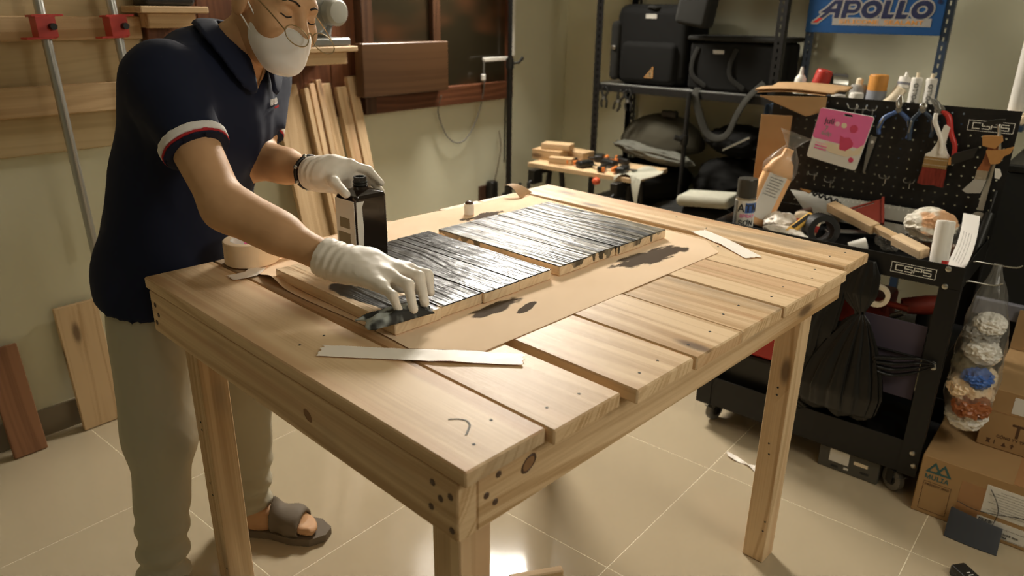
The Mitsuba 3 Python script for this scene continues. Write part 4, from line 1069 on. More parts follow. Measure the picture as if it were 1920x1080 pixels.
# ---------------------------------------------------------------- black tool cart
CX0, CX1, CY0, CY1 = 2.23, 2.60, 0.265, 0.985
ct = thing('tool_cart', 'black steel tool cart with pegboard back standing right of the workbench', 'tool cart')
def bx(x0, x1, y0, y1, z0, z1, ch=0.001): return cbox(x1 - x0, y1 - y0, z1 - z0, ch, ((x0 + x1) / 2, (y0 + y1) / 2, (z0 + z1) / 2))
BM = 'mat_black_metal'
fp = add('front_panel', bx(CX0, CX0 + 0.003, CY0, CY1, 0.682, 0.748), BM, ct)
add('back_panel', bx(CX1 - 0.014, CX1 - 0.011, CY0 + 0.004, CY1 - 0.004, 0.682, 0.757), BM, ct)
add('side_panel', bx(CX0 + 0.0035, CX1 - 0.0145, CY0, CY0 + 0.003, 0.682, 0.752), BM, ct)
add('side_panel', bx(CX0 + 0.0035, CX1 - 0.0145, CY1 - 0.003, CY1, 0.682, 0.752), BM, ct)
add('tray_floor', bx(CX0 + 0.0035, CX1 - 0.0145, CY0 + 0.0035, CY1 - 0.0035, 0.697, 0.700), BM, ct)
for (x, y, sx, sy) in ((CX0, CY0, 1, 1), (CX0, CY1, 1, -1), (CX1, CY0, -1, 1), (CX1, CY1, -1, -1)):
    w_ = 0.052
    L_ = Polygon([(0, 0), (sx * 0.034, 0), (sx * 0.034, sy * 0.003), (sx * 0.003, sy * 0.003), (sx * 0.003, sy * w_), (0, sy * w_)])
    if not L_.exterior.is_ccw: L_ = Polygon(list(L_.exterior.coords)[::-1])
    add('post', xf(extr(L_, 0.60), M4((x, y, 0.0815))), BM, ct)
add('lower_front_panel', bx(CX0 + 0.0035, CX0 + 0.0065, CY0 + 0.005, CY1 - 0.005, 0.082, 0.190), BM, ct)
add('lower_back_panel', bx(CX1 - 0.0065, CX1 - 0.0035, CY0 + 0.005, CY1 - 0.005, 0.082, 0.190), BM, ct)
add('lower_shelf', bx(CX0 + 0.007, CX1 - 0.007, CY0 + 0.005, CY1 - 0.005, 0.100, 0.104), BM, ct)
add('middle_shelf', bx(CX0 + 0.007, CX1 - 0.007, CY0 + 0.005, CY1 - 0.005, 0.455, 0.459), BM, ct)
dome = lathe([(0, 0), (0.0085, 0), (0.0075, 0.003), (0.004, 0.005), (0, 0.0056)], 16)
for y, z in ((0.304, 0.737), (0.303, 0.687), (0.286, 0.159), (0.276, 0.12), (0.955, 0.737), (0.955, 0.687), (0.288, 0.455), (0.285, 0.445)):
    add('bolt', xf(dome, frame((CX0 - 0.0002, y, z), (0, 1, 0), (-1, 0, 0))), 'mat_steel', ct, smooth=40)
def logo(o, w_, h_, parent):
    """white outlined badge with the four letters; o = centre, on a face whose normal is -x"""
    Mf = frame(o, (0, -1, 0), (-1, 0, 0))
    ring_ = sbox(-w_ / 2, -h_ / 2, w_ / 2, h_ / 2).difference(sbox(-w_ / 2 + 0.0016, -h_ / 2 + 0.0016, w_ / 2 - 0.0016, h_ / 2 - 0.0016))
    bd = add('badge', xf(extr(ring_, 0.0005), Mf), 'mat_print_white', parent)
    b = h_ * 0.52; cw = w_ * 0.165; st = b * 0.17; gap = w_ * 0.04
    def seg(x0, y0, x1, y1): return LineString([(x0, y0), (x1, y1)]).buffer(st / 2, cap_style=3, join_style=2)
    for k, ch in enumerate('CSPS'):
        x0 = -w_ / 2 + w_ * 0.11 + k * (cw + gap); x1 = x0 + cw; y0, y1, ym = -b / 2, b / 2, 0
        top, mid, bot = [(x0, y1), (x1, y1)], [(x0, ym), (x1, ym)], [(x0, y0), (x1, y0)]
        ln = {'C': [(x1, y1), (x0, y1), (x0, y0), (x1, y0)], 'S': [(x1, y1), (x0, y1), (x0, ym), (x1, ym), (x1, y0), (x0, y0)], 'P': [(x0, y0), (x0, y1), (x1, y1), (x1, ym), (x0 + st, ym)]}[ch]
        add('letter', xf(extr(LineString(ln).buffer(st / 2, cap_style=2, join_style=1), 0.0005), Mf), 'mat_print_white', bd)
logo((CX0 - 0.0002, 0.388, 0.7135), 0.116, 0.030, ct)
for (x, y) in ((2.258, 0.325), (2.285, 0.935), (2.565, 0.325), (2.565, 0.935)):
    cs = note(numbered(ct + '__caster')); n_before = set(scene)
    add('wheel', xf(lathe([(0, -0.013), (0.014, -0.013), (0.016, -0.011), (0.030, -0.011), (0.0365, -0.009), (0.038, 0), (0.0365, 0.009), (0.030, 0.011), (0.016, 0.011), (0.014, 0.013), (0, 0.013)], 28), M4((x, y, 0.0395), rx=math.pi / 2)), 'mat_rubber', cs, smooth=35)
    add('hub', xf(lathe([(0, -0.0145), (0.017, -0.0145), (0.019, -0.0115), (0.019, 0.0115), (0.017, 0.0145), (0, 0.0145)], 18), M4((x, y, 0.0395), rx=math.pi / 2)), 'mat_black_plastic', cs, smooth=35)
    for s in (-1, 1): add('fork_side', bx(x - 0.013, x + 0.013, y + s * 0.0175 - 0.0015, y + s * 0.0175 + 0.0015, 0.030, 0.0775), BM, cs)
    add('fork_plate', bx(x - 0.024, x + 0.024, y - 0.024, y + 0.024, 0.078, 0.0812), BM, cs)
    add('brake_lever', xf(cbox(0.022, 0.03, 0.003, 0.001), M4((x - 0.030, y, 0.058), ry=0.5)), 'mat_grey_metal', cs)
    sw = 0.95 if y < 0.5 else -0.25
    for kk in set(scene) - n_before: scene[kk]['to_world'] = T().translate([x, y, 0]).rotate([0, 0, 1], math.degrees(sw)).translate([-x, -y, 0])
# pegboard: a sheet with real holes
g = sbox(-(CY1), 0.7575, -(CY0 - 0.003), 1.130)
hs = []
for i in range(24):
    for j in range(12):
        yy, zz = 0.285 + 0.0305 * i, 0.775 + 0.0305 * j
        if yy < CY1 - 0.012 and zz < 1.118 and not (0.262 < yy < 0.40 and zz > 1.05): hs.append(Point(-yy, zz).buffer(0.0031, 2))
g = g.difference(unary_union(hs))
PX = CX1 - 0.0105
pg = add('pegboard', xf(extr(g, 0.0012), frame((PX + 0.0012, 0, 0), (0, -1, 0), (-1, 0, 0))), BM, ct)
logo((PX - 0.0003, 0.331, 1.080), 0.118, 0.031, ct)
for s, (x, y, z) in enumerate(((2.35, CY0, 0.742), (2.30, CY0, 0.697))):
    add('side_hook', tube(smoothline([(x - 0.02, y - 0.002, z), (x - 0.012, y - 0.010, z + 0.001), (x + 0.0, y - 0.045, z - 0.002), (x + 0.004, y - 0.098 + 0.03 * s, z - 0.001), (x + 0.006, y - 0.115 + 0.03 * s, z + 0.008)], 6), 0.0022, 6), 'mat_steel', ct, smooth=True)
def hook(y, z):
    h = note(numbered(ct + '__peg_hook'))
    for s in (-1, 1):
        add('prong', tube(smoothline([(PX - 0.001, y + 0.0, z), (PX - 0.014, y + 0.003 * s, z - 0.002), (PX - 0.024, y + 0.012 * s, z + 0.001), (PX - 0.028, y + 0.016 * s, z + 0.010)], 6), 0.0019, 6), 'mat_steel', h, smooth=True)
    add('stem', tube([(PX - 0.0016, y, z + 0.002), (PX - 0.0018, y, z - 0.01), (PX - 0.0016, y, z - 0.022)], 0.0019, 6), 'mat_steel', h, smooth=True)
for y, z in ((0.808, 0.872), (0.752, 0.855), (0.585, 0.893), (0.512, 0.889), (0.66, 1.10), (0.69, 1.10), (0.715, 1.10)): hook(y, z)

def flat(pts, th, off, matn, name, parent=None, **kw):
    """plate cut from (y, z) points, hung in front of the pegboard"""
    q = [(-y, z) for y, z in pts] if not hasattr(pts, 'geom_type') else affinity.scale(pts, -1, 1, origin=(0, 0))
    return add(name, xf(extr(q, th), frame((PX - off, 0, 0), (0, -1, 0), (-1, 0, 0))), matn, parent, **kw)
# pink pack
t = thing('mask_pack', 'pink and white pack of face masks hanging on the pegboard', 'pack')
A_, B_, C_, D_ = np.array([0.811, 1.097]), np.array([0.642, 1.082]), np.array([0.672, 0.907]), np.array([0.833, 0.935])
def qp(s, t): return (A_ * (1 - s) + B_ * s) * (1 - t) + (D_ * (1 - s) + C_ * s) * t
def quad(s0, s1, t0, t1, r=0.0):
    pg_ = Polygon([qp(s0, t0), qp(s1, t0), qp(s1, t1), qp(s0, t1)]); return pg_.buffer(-r).buffer(r, 4) if r else pg_
O0 = 0.034
slot = LineString([qp(0.48, 0.055), qp(0.60, 0.055)]).buffer(0.0035)
flat(quad(0, 1, 0, 1, 0.008).difference(slot), 0.007, O0, 'mat_print_white', 'pouch', t)
flat(quad(0.005, 0.995, 0.004, 0.60, 0.007).difference(slot), 0.0006, O0 + 0.0070, 'mat_pink_print', 'pink_panel', t)
flat(Polygon([qp(0.30, 0.62), qp(0.62, 0.62), qp(0.85, 0.66), qp(0.99, 0.50), qp(0.99, 0.70), qp(0.75, 0.80), qp(0.45, 0.80), qp(0.2, 0.72)]), 0.0004, O0 + 0.0077, 'mat_cream', 'pale_shape', t)
flat(Polygon([qp(0.52, 0.44), qp(0.60, 0.47), qp(0.70, 0.44), qp(0.80, 0.53), qp(0.80, 0.60), qp(0.70, 0.70), qp(0.58, 0.70)]), 0.0006, O0 + 0.0082, 'mat_pink_deep', 'mask_picture', t)
for s_, tt, r_, mm_ in ((0.40, 0.245, 0.0075, 'mat_pink_pale'), (0.53, 0.25, 0.0085, 'mat_cream'), (0.72, 0.275, 0.0125, 'mat_pink_deep'), (0.86, 0.83, 0.008, 'mat_pink_deep')):
    flat(Point(*qp(s_, tt)).buffer(r_, 8), 0.0005, O0 + 0.0083, mm_, 'print_dot', t)
for k in range(3): flat(quad(0.10, 0.34, 0.66 + 0.055 * k, 0.685 + 0.055 * k), 0.0004, O0 + 0.0083, 'mat_pink_print' if k else 'mat_pink_pale', 'print_bar', t)
rt = unit(np.array([0, B_[0] - A_[0], B_[1] - A_[1]]))
for tx, hh, s_, tt, mm_ in (('juli', 0.0165, 0.24, 0.235, 'mat_print_black'), ('7', 0.015, 0.22, 0.37, 'mat_print_grey'), ('4lớp', 0.012, 0.25, 0.475, 'mat_print_grey')):
    c_ = qp(s_, tt)
    add('lettering', text_on(tx, hh, (PX - O0 - 0.0078, c_[0], c_[1]), rt, (-1, 0, 0), 0.0006), mm_, t)
# pliers
def ylimb(pts, r, off, matn, name, parent, flatten=0.7):
    q = smoothline([(PX - off, y, z) for y, z in pts], 8)
    rr = np.interp(np.linspace(0, 1, len(q)), np.linspace(0, 1, len(r)), r)
    return add(name, tube(q, rr, 8), matn, parent, smooth=True)
def pliers(y, z, a, b, label, m1='mat_blue_plastic', jaw=0.045):
    t = thing('pliers', label, 'pliers')
    add('joint', xf(lathe([(0, -0.005), (0.009, -0.005), (0.010, 0), (0.009, 0.005), (0, 0.005)], 16), frame((PX - 0.030, y, z), (0, 1, 0), (1, 0, 0))), 'mat_grey_metal', t, smooth=35)
    for s, e in ((1, a), (-1, b)):
        ylimb([(y - 0.001 * s, z + 0.004), (y + 0.006 * s, z + jaw * 0.5), (y + 0.001 * s, z + jaw)], [0.007, 0.006, 0.0025], 0.030, 'mat_steel', 'jaw', t)
        hd = ylimb([(y + 0.004 * s, z - 0.006), (y + 0.55 * (e[0] - y) + 0.012 * s, z + 0.35 * (e[1] - z)), (y + 0.95 * (e[0] - y) + 0.006 * s, z + 0.75 * (e[1] - z)), e], [0.006, 0.0075, 0.007, 0.006], 0.030 + 0.004 * s, m1, 'handle', t)
        ylimb([(y + 0.55 * (e[0] - y) + 0.0115 * s, z + 0.35 * (e[1] - z)), (y + 0.95 * (e[0] - y) + 0.007 * s, z + 0.75 * (e[1] - z))], [0.003, 0.003], 0.0375 + 0.004 * s, 'mat_grey_metal', 'grip_stripe', hd)
pliers(0.580, 1.109, (0.622, 1.030), (0.541, 1.023), 'long nose pliers with blue handles on the pegboard beside the pink pack')
pliers(0.513, 1.115, (0.531, 1.021), (0.478, 1.035), 'pliers with dark blue handles between the long nose pliers and the big brush', 'mat_blue_metal', 0.022)
t = thing('snips', 'snips with one red and one white handle behind the big paint brush', 'snips')
add('pivot', xf(lathe([(0, -0.006), (0.013, -0.006), (0.015, 0), (0.013, 0.006), (0, 0.006)], 16), frame((PX - 0.026, 0.468, 1.118), (0, 1, 0), (1, 0, 0))), 'mat_grey_metal', t, smooth=35)
for s in (-1, 1): ylimb([(0.468, 1.118), (0.480 + 0.004 * s, 1.135), (0.492 + 0.006 * s, 1.150)], [0.009, 0.007, 0.002], 0.026, 'mat_grey_metal', 'blade', t)
ylimb([(0.462, 1.116), (0.440, 1.100), (0.425, 1.055), (0.408, 1.02), (0.404, 0.985)], [0.006, 0.009, 0.008, 0.007, 0.007], 0.028, 'mat_red_plastic', 'handle', t)
ylimb([(0.472, 1.110), (0.470, 1.085), (0.452, 1.05), (0.440, 1.02), (0.4385, 0.99)], [0.006, 0.007, 0.006, 0.0055, 0.0055], 0.044, 'mat_white_plastic', 'handle', t)
t = thing('paint_brush', 'wide paint brush with red bristles and white handle on the pegboard', 'paint brush')
flat(Polygon([(0.4415, 1.075), (0.431, 1.07), (0.436, 1.02), (0.425, 0.995), (0.417, 0.985), (0.417, 0.978), (0.476, 0.978), (0.476, 0.985), (0.463, 0.995), (0.452, 1.02)]).buffer(0.003, 4), 0.014, 0.028, 'mat_white_plastic', 'handle', t)
flat([(0.414, 0.981), (0.478, 0.981), (0.480, 0.948), (0.414, 0.948)], 0.018, 0.026, 'mat_brass', 'ferrule', t)
for zz in (0.974, 0.957): flat([(0.4135, zz + 0.0012), (0.4795, zz + 0.0012), (0.4795, zz - 0.0012), (0.4135, zz - 0.0012)], 0.0192, 0.0254, 'mat_steel', 'ferrule_ridge', t)
flat([(0.415, 0.9475), (0.479, 0.9475), (0.485, 0.898), (0.470, 0.893), (0.440, 0.896), (0.414, 0.892)], 0.016, 0.027, 'mat_bristle_red', 'bristles', t)
t = thing('paint_brush', 'small grey paint brush with brown handle at the right of the pegboard', 'paint brush')
flat(Polygon([(0.305, 1.035), (0.295, 1.032), (0.303, 0.985), (0.305, 0.962), (0.330, 0.962), (0.322, 0.985), (0.316, 1.03)]).buffer(0.002, 4), 0.010, 0.050, 'mat_handle_brown', 'handle', t)
flat([(0.303, 0.9615), (0.332, 0.9615), (0.333, 0.935), (0.304, 0.935)], 0.013, 0.0485, 'mat_steel', 'ferrule', t)
flat([(0.304, 0.9345), (0.333, 0.9345), (0.358, 0.897), (0.345, 0.890), (0.311, 0.895)], 0.011, 0.0495, 'mat_bristle_grey', 'bristles', t)
t = thing('wrench', 'open end steel wrench hanging below the small grey brush', 'wrench')
ring_ = Point(0.303, 0.815).buffer(0.020, 12).difference(sbox(0.295, 0.78, 0.311, 0.817))
flat(unary_union([ring_, Polygon([(0.292, 1.0), (0.306, 1.0), (0.311, 0.84), (0.295, 0.84)]), Point(0.299, 1.0).buffer(0.011)]), 0.006, 0.030, 'mat_steel', 'body', t)
t = thing('bar_clamp', 'small tan and black bar clamp hanging over the badge of the pegboard', 'clamp')
ylimb([(0.305, 1.098), (0.287, 1.02)], [0.0045, 0.0045], 0.062, 'mat_steel', 'bar', t)
flat(Polygon([(0.335, 1.058), (0.330, 1.035), (0.300, 1.03), (0.288, 1.05), (0.292, 1.063)]).buffer(0.002), 0.020, 0.050, 'mat_tan_plastic', 'jaw', t)
flat(Polygon([(0.318, 1.02), (0.300, 0.985), (0.282, 0.99), (0.276, 1.01), (0.262, 1.02), (0.258, 1.035), (0.28, 1.025)]).buffer(0.002), 0.020, 0.050, 'mat_tan_plastic', 'lever', t)
flat(Polygon([(0.345, 1.022), (0.350, 0.998), (0.398, 0.972), (0.405, 0.988), (0.395, 1.0)]).buffer(0.003), 0.022, 0.048, 'mat_black_plastic', 'grip', t)
flat(Polygon([(0.400, 0.968), (0.408, 0.966), (0.409, 0.988), (0.404, 0.992)]), 0.023, 0.0475, 'mat_tan_plastic', 'grip_end', t)
flat(Polygon([(0.345, 1.098), (0.335, 1.088), (0.296, 1.100), (0.292, 1.112), (0.318, 1.108)]), 0.018, 0.052, 'mat_black_plastic', 'handle', t)
flat(Polygon([(0.288, 0.972), (0.276, 0.972), (0.268, 0.955), (0.272, 0.943), (0.284, 0.945)]), 0.003, 0.060, 'mat_print_white', 'tag', t)
t = thing('try_square', 'narrow dark steel blade hanging behind the right edge of the pink pack', 'square')
flat([(0.655, 1.02), (0.632, 1.018), (0.650, 0.90), (0.655, 0.90)], 0.003, 0.008, 'mat_grey_metal', 'blade', t)
flat(Point(0.643, 1.0).buffer(0.005), 0.0008, 0.0112, 'mat_print_white', 'hole_rim', t)

# ---------------------------------------------------------------- in the top tray
ZF = 0.7005
def wrap(m, r, M, a0):
    v = np.array(m.vertices); a = a0 + v[:, 0] / r
    q = np.stack([(r + v[:, 2]) * np.sin(a), -(r + v[:, 2]) * np.cos(a), v[:, 1]], -1)
    m = m.copy(); m.vertices = q; m.apply_transform(M); return m
t = thing('spray_can', 'spray paint can with dark cap and white blue label beside the workbench edge', 'spray can')
Mcan = M4((2.305, 0.925, ZF))
add('body', xf(lathe([(0, 0), (0.030, 0), (0.0325, 0.004), (0.0325, 0.112), (0.030, 0.118), (0.0275, 0.122), (0, 0.122)], 32), Mcan), 'mat_print_white', t, smooth=35)
add('cap', xf(lathe([(0, 0.1225), (0.0285, 0.1225), (0.0315, 0.125), (0.0315, 0.178), (0.029, 0.183), (0, 0.184)], 32), Mcan), 'mat_cap_grey', t, smooth=35)
add('rim', xf(lathe([(0.0305, 0.116), (0.0328, 0.116), (0.0328, 0.1225), (0.0305, 0.1225), (0.0305, 0.116)], 32), Mcan), 'mat_steel', t, smooth=35)
a_cam = math.atan2(-2.305, 0.925) + math.pi / 2 * 0
ac = math.atan2(-2.305, 0.925)      # direction of the camera seen from the can, as angle of (sin a, -cos a)
def band(z0, z1, a0, a1, matn, name, par, dr_=0.0006, n=10):
    a = np.linspace(a0, a1, n); v = [];
    for x in a:
        for z in (z0, z1): v.append([(0.0325 + dr_) * math.sin(x), -(0.0325 + dr_) * math.cos(x), z])
    v = np.array(v); f = []
    for i in range(n - 1): f += [[2 * i, 2 * i + 2, 2 * i + 3], [2 * i, 2 * i + 3, 2 * i + 1]]
    return add(name, xf(trimesh.Trimesh(v, f, process=False), Mcan), matn, par)
band(0.075, 0.108, ac + 0.05, ac + 1.4, 'mat_label_blue', 'label_block', t)
band(0.0, 0.020, ac - 0.1, ac + 0.9, 'mat_label_blue', 'label_block', t)
band(0.002, 0.112, ac - 1.5, ac - 0.75, 'mat_grey_metal', 'label_side', t)
for tx, hh, zz, aa, mm_ in (('ATM', 0.024, 0.079, ac + 0.42, 'mat_print_black'), ('SPRAY', 0.011, 0.060, ac + 0.35, 'mat_pink_print'), ('SƠN', 0.017, 0.034, ac + 0.25, 'mat_print_black')):
    m_ = meshkit.text_mesh(tx, hh, 0.0006, True); b = m_.bounds; m_.apply_translation([-(b[0][0] + b[1][0]) / 2, zz, 0.0008])
    add('lettering', wrap(m_, 0.0325, Mcan, aa), mm_, t)
# foam bottle in a thin bag
t = thing('foam_bottle', 'peach coloured bottle with white label leaning in a thin clear bag', 'bottle')
axb = unit([0.04, -0.055, 0.21]); Mbt = frame((2.405, 0.925, ZF + 0.014), (0.45, -0.89, 0), axb) @ np.diag([1.18, 1.1, 1.06, 1])
secs = []
for z, a, b in ((0, 0.036, 0.024), (0.008, 0.041, 0.028), (0.17, 0.041, 0.028), (0.205, 0.030, 0.022), (0.225, 0.014, 0.014), (0.25, 0.012, 0.012)):
    g_ = np.array(Polygon([(-a, -b), (a, -b), (a, b), (-a, b)]).buffer(-min(a, b) * 0.45).buffer(min(a, b) * 0.45, 4).exterior.coords)[:-1]
    an = np.linspace(0, 2 * np.pi, 28, endpoint=False)
    k_ = (np.abs(np.cos(an))**3 + np.abs(np.sin(an))**3)**(-1 / 3)
    secs.append(np.column_stack([a * k_ * np.cos(an), b * k_ * np.sin(an), np.full(28, z)]))
def loft(secs):
    k = len(secs[0]); v = np.vstack(secs + [secs[0].mean(0)[None], secs[-1].mean(0)[None]]); F = []
    for i in range(len(secs) - 1):
        for j in range(k):
            j2 = (j + 1) % k; F += [[i * k + j, i * k + j2, (i + 1) * k + j2], [i * k + j, (i + 1) * k + j2, (i + 1) * k + j]]
    for j in range(k):
        j2 = (j + 1) % k; F += [[len(v) - 2, j2, j], [len(v) - 1, (len(secs) - 1) * k + j, (len(secs) - 1) * k + j2]]
    m = trimesh.Trimesh(v, np.array(F), process=False); m.fix_normals(); return m
add('body', xf(loft(secs), Mbt), 'mat_peach', t, smooth=45)
add('label', xf(cbox(0.050, 0.0012, 0.145, 0.0003, (0, -0.0287, 0.095)), Mbt), 'mat_white_paper', t)
for k in range(7): add('label_line', xf(cbox(0.038 - 0.004 * (k % 3), 0.0006, 0.0035, 0.0001, (0, -0.0295, 0.155 - 0.009 * k)), Mbt), 'mat_print_grey', t)
bg = [np.column_stack([s_ * a * np.cos(an) * (1 + 0.05 * np.sin(5 * an + z * 60)), s_ * b * np.sin(an) * (1 + 0.08 * np.sin(7 * an + z * 40)), np.full(28, z)]) for z, a, b, s_ in ((0.165, 0.044, 0.032, 1.02), (0.19, 0.046, 0.034, 1.05), (0.225, 0.036, 0.026, 1), (0.26, 0.014, 0.012, 1), (0.285, 0.026, 0.016, 1.2), (0.30, 0.036, 0.014, 1.25))]
add('bag', xf(loft(bg), Mbt), 'mat_clear_film', t, smooth=True)
t_ = add('cardboard_flap', xf(cbox(0.10, 0.004, 0.24, 0.001), M4((2.53, 0.945, ZF + 0.1225 + 0.118), rz=-1.2, rx=-0.05)), 'mat_kraft_dark', label='brown cardboard strip standing behind the peach bottle', cat='cardboard')
# white gloves and rags
add('white_glove', xf(crumple(0.070, 0.050, 0.030, 0.45, 1.7, 1, 4, False), M4((2.40, 0.835, ZF + 0.036), rz=0.4)), 'mat_glove', smooth=True, label='crumpled white work glove in the cart tray beside the spray can', cat='glove')
add('white_glove', xf(crumple(0.085, 0.040, 0.024, 0.45, 1.7, 3, 4, False), M4((2.285, 0.775, ZF + 0.028), rz=1.3)), 'mat_glove', smooth=True, label='crumpled white work glove along the front edge of the cart tray', cat='glove')
def rod(name, a, b, r, matn, label, cat, n=12, r2=None): return add(name, cyl(a, b, r, n, r2), matn, smooth=40, label=label, cat=cat)
t = thing('screwdriver', 'screwdriver with dark brown handle behind the white gloves', 'screwdriver')
add('handle', cyl((2.468, 0.80, ZF + 0.055), (2.482, 0.765, ZF + 0.072), 0.014, 12, 0.012), 'mat_dark_brown', t, smooth=40)
add('shaft', cyl((2.468, 0.80, ZF + 0.055), (2.452, 0.855, ZF + 0.03), 0.0035, 8), 'mat_steel', t, smooth=40)
t = thing('utility_knife', 'yellow and black utility knife in the cart tray', 'knife')
Mk = frame((2.31, 0.745, ZF + 0.062), (0.20, -0.06, 0.02), (-0.5, -0.1, 0.9))
add('body', xf(rbox(0.12, 0.026, 0.014, 0.005, 8), Mk), 'mat_yellow_plastic', t, smooth=40)
add('slide_panel', xf(cbox(0.078, 0.012, 0.004, 0.001, (0.01, 0, 0.0075)), Mk), 'mat_black_plastic', t)
add('blade', xf(cbox(0.030, 0.014, 0.001, 0.0003, (-0.072, 0, 0)), Mk), 'mat_steel', t)
t = thing('tape_roll', 'thick black tape roll standing on edge in the cart tray', 'tape roll')
Mr = frame((2.335, 0.685, ZF + 0.0505), (0, 0, 1), (-0.75, -0.62, 0.12))
add('tape', xf(lathe([(0.034, -0.030), (0.048, -0.030), (0.050, -0.028), (0.050, 0.028), (0.048, 0.030), (0.034, 0.030), (0.034, -0.030)], 36), Mr), 'mat_black_plastic', t, smooth=35)
for k in range(5): add('ridge', xf(lathe([(0.0485, -0.024 + 0.012 * k - 0.002), (0.0512, -0.024 + 0.012 * k), (0.0485, -0.024 + 0.012 * k + 0.002)], 36), Mr), 'mat_black_plastic', t, smooth=True)
add('core', xf(lathe([(0.031, -0.029), (0.0335, -0.029), (0.0335, 0.029), (0.031, 0.029), (0.031, -0.029)], 30), Mr), 'mat_print_black', t, smooth=35)
rod('dowel', (2.262, 0.735, ZF + 0.012), (2.262, 0.640, ZF + 0.018), 0.006, 'mat_cream', 'thin pale dowel in front of the black tape roll', 'dowel')
# steel square and red speed square
t = thing('steel_square', 'large grey steel set square leaning on the pegboard in the tray', 'set square')
top_z, bot_z = 0.812, 0.702
def ssq(y, z): return (2.555 - (top_z - z) * 0.9, y, z)
pts = [(0.872, 0.812), (0.40, 0.812), (0.40, 0.745), (0.70, 0.745), (0.745, 0.722)]
nrm = unit([-1, 0, 0.9]); up = unit([0.9, 0, 1.0])
pl = [(-(y), (z - top_z) * math.hypot(1, 0.9)) for y, z in pts]
Msq = frame((2.555, 0, top_z), (0, -1, 0), unit([-1, 0, 0.9]))
add('plate', xf(extr(Polygon(pl).difference(sbox(-0.62, -0.062, -0.42, -0.052)), 0.0025), Msq), 'mat_steel_dull', t)
for k in range(26): add('graduation', xf(cbox(0.0012, 0.006 + 0.004 * (k % 5 == 0), 0.0005, 0.0001, (-0.80 + 0.014 * k, -0.010, 0.0028)), Msq), 'mat_print_white', t)
t = thing('speed_square', 'red brown triangular speed square lying across the grey set square', 'speed square')
Mss = frame((2.49, 0.70, 0.772), (0.06, -0.19, 0.025), (-0.75, -0.1, 0.62))
tri = Polygon([(0, 0), (0.150, 0.045), (0.140, -0.045)]); hole_ = LineString([(0.05, 0.006), (0.12, 0.030)]).buffer(0.0022)
add('plate', xf(extr(tri.difference(hole_), 0.006), Mss), 'mat_red_dull', t)
add('lip', xf(cbox(0.008, 0.094, 0.016, 0.001, (0.146, 0, 0.006)), Mss), 'mat_red_dull', t)
# wooden stick with auger bit
t = thing('wooden_stick', 'stepped pine stick lying across the tray over the tools', 'stick')
a, b = np.array([2.505, 0.715, 0.790]), np.array([2.275, 0.372, 0.752]); d_ = unit(b - a); Lq = np.linalg.norm(b - a)
Mst = frame(a, d_, unit(np.array([-0.3, 0, 1.0]) - d_ * (np.array([-0.3, 0, 1.0]) @ d_)))
m_, uv_ = wbox(0.21, 0.034, 0.030, 0.002, (0.105, 0.0, 0)); add('rear_piece', xf((m_, uv_), Mst), 'mat_pine_dull', t)
m_, uv_ = wbox(0.085, 0.022, 0.024, 0.003, (0.252, 0.004, 0)); add('waist', xf((m_, uv_), Mst), 'mat_pine_pale', t)
m_, uv_ = wbox(0.115, 0.036, 0.030, 0.003, (0.352, 0.0, 0.001)); add('front_piece', xf((m_, uv_), Mst), 'mat_pine_pale', t)
t = thing('auger_bit', 'dark auger drill bit with rusty tip behind the pine stick', 'drill bit')
hx = np.array([[0.006 * math.cos(k * 0.7), 0.006 * math.sin(k * 0.7), 0.0022 * k] for k in range(46)])
Mau = frame((2.535, 0.695, 0.800), (1, 0, 0), (-0.10, 0.45, 0.11))
add('spiral', xf(tube(hx, 0.0035, 6), Mau), 'mat_black_metal', t, smooth=True)
add('tip', xf(cyl((0, 0, 0.10), (0, 0, 0.135), 0.006, 8, 0.002), Mau), 'mat_tan_plastic', t, smooth=40)
# crumpled paper ball, cartridge, leaflet ...
add('paper_ball', xf(crumple(0.060, 0.062, 0.044, 0.22, 1.7, 6, 3), M4((2.452, 0.408, 0.797), rz=0.3)), 'mat_ball', label='crumpled ball of white and peach masking paper in the tray', cat='paper ball')
t = thing('sealant_cartridge', 'plain white sealant cartridge leaning in the right corner of the tray', 'cartridge')
axc = unit([0.035, 0.012, 0.20]); Mca = frame((2.262, 0.335, ZF + 0.003), (1, 0, 0), axc)
add('tube', xf(lathe([(0, 0), (0.0235, 0), (0.024, 0.002), (0.024, 0.148), (0.022, 0.153), (0.0, 0.1545)], 28), Mca), 'mat_white_plastic', t, smooth=35)
cb = lathe([(0.0241, 0.01), (0.0245, 0.01), (0.0245, 0.045), (0.0241, 0.045)], 28)
cb.update_faces(cb.triangles_center[:, 1] < -0.010); add('red_band', xf(cb, Mca), 'mat_red_plastic', t)
def lf(s, q): return np.stack([2.262 + 0.13 * q + 0.012 * np.sin(s * 3) * (1 - q), 0.300 - 0.022 * s + 0.010 * np.sin(q * 3.4 + s), ZF + 0.004 + 0.135 * q + 0.01 * s * q], -1)
t = thing('leaflet', 'curled white leaflet standing in the tray beside the white cartridge', 'leaflet')
def lf2(s, q): return np.stack([2.292 + 0.13 * q - 0.045 * s, 0.328 - 0.048 * s - 0.012 * np.sin(q * 3.0), ZF + 0.003 + 0.150 * q - 0.012 * s + 0.02 * s * q], -1)
add('sheet', sheet(8, 16, lf2, 0.0005), 'mat_white_paper', t, smooth=True)
for k in range(4):
    add('text_line', tube([lf2(np.array(0.2 + 0.16 * k), np.array(q)) + np.array([-0.0006, -0.0004, 0.0006]) for q in np.linspace(0.25, 0.72, 6)], 0.0006, 4), 'mat_print_grey', t)
add('plastic_sleeve', xf(crumple(0.05, 0.03, 0.045, 0.25, 2.0, 9, 3), M4((2.49, 0.325, 0.755))), 'mat_clear_film', label='clear plastic sleeve in the back right corner of the tray', cat='plastic bag')
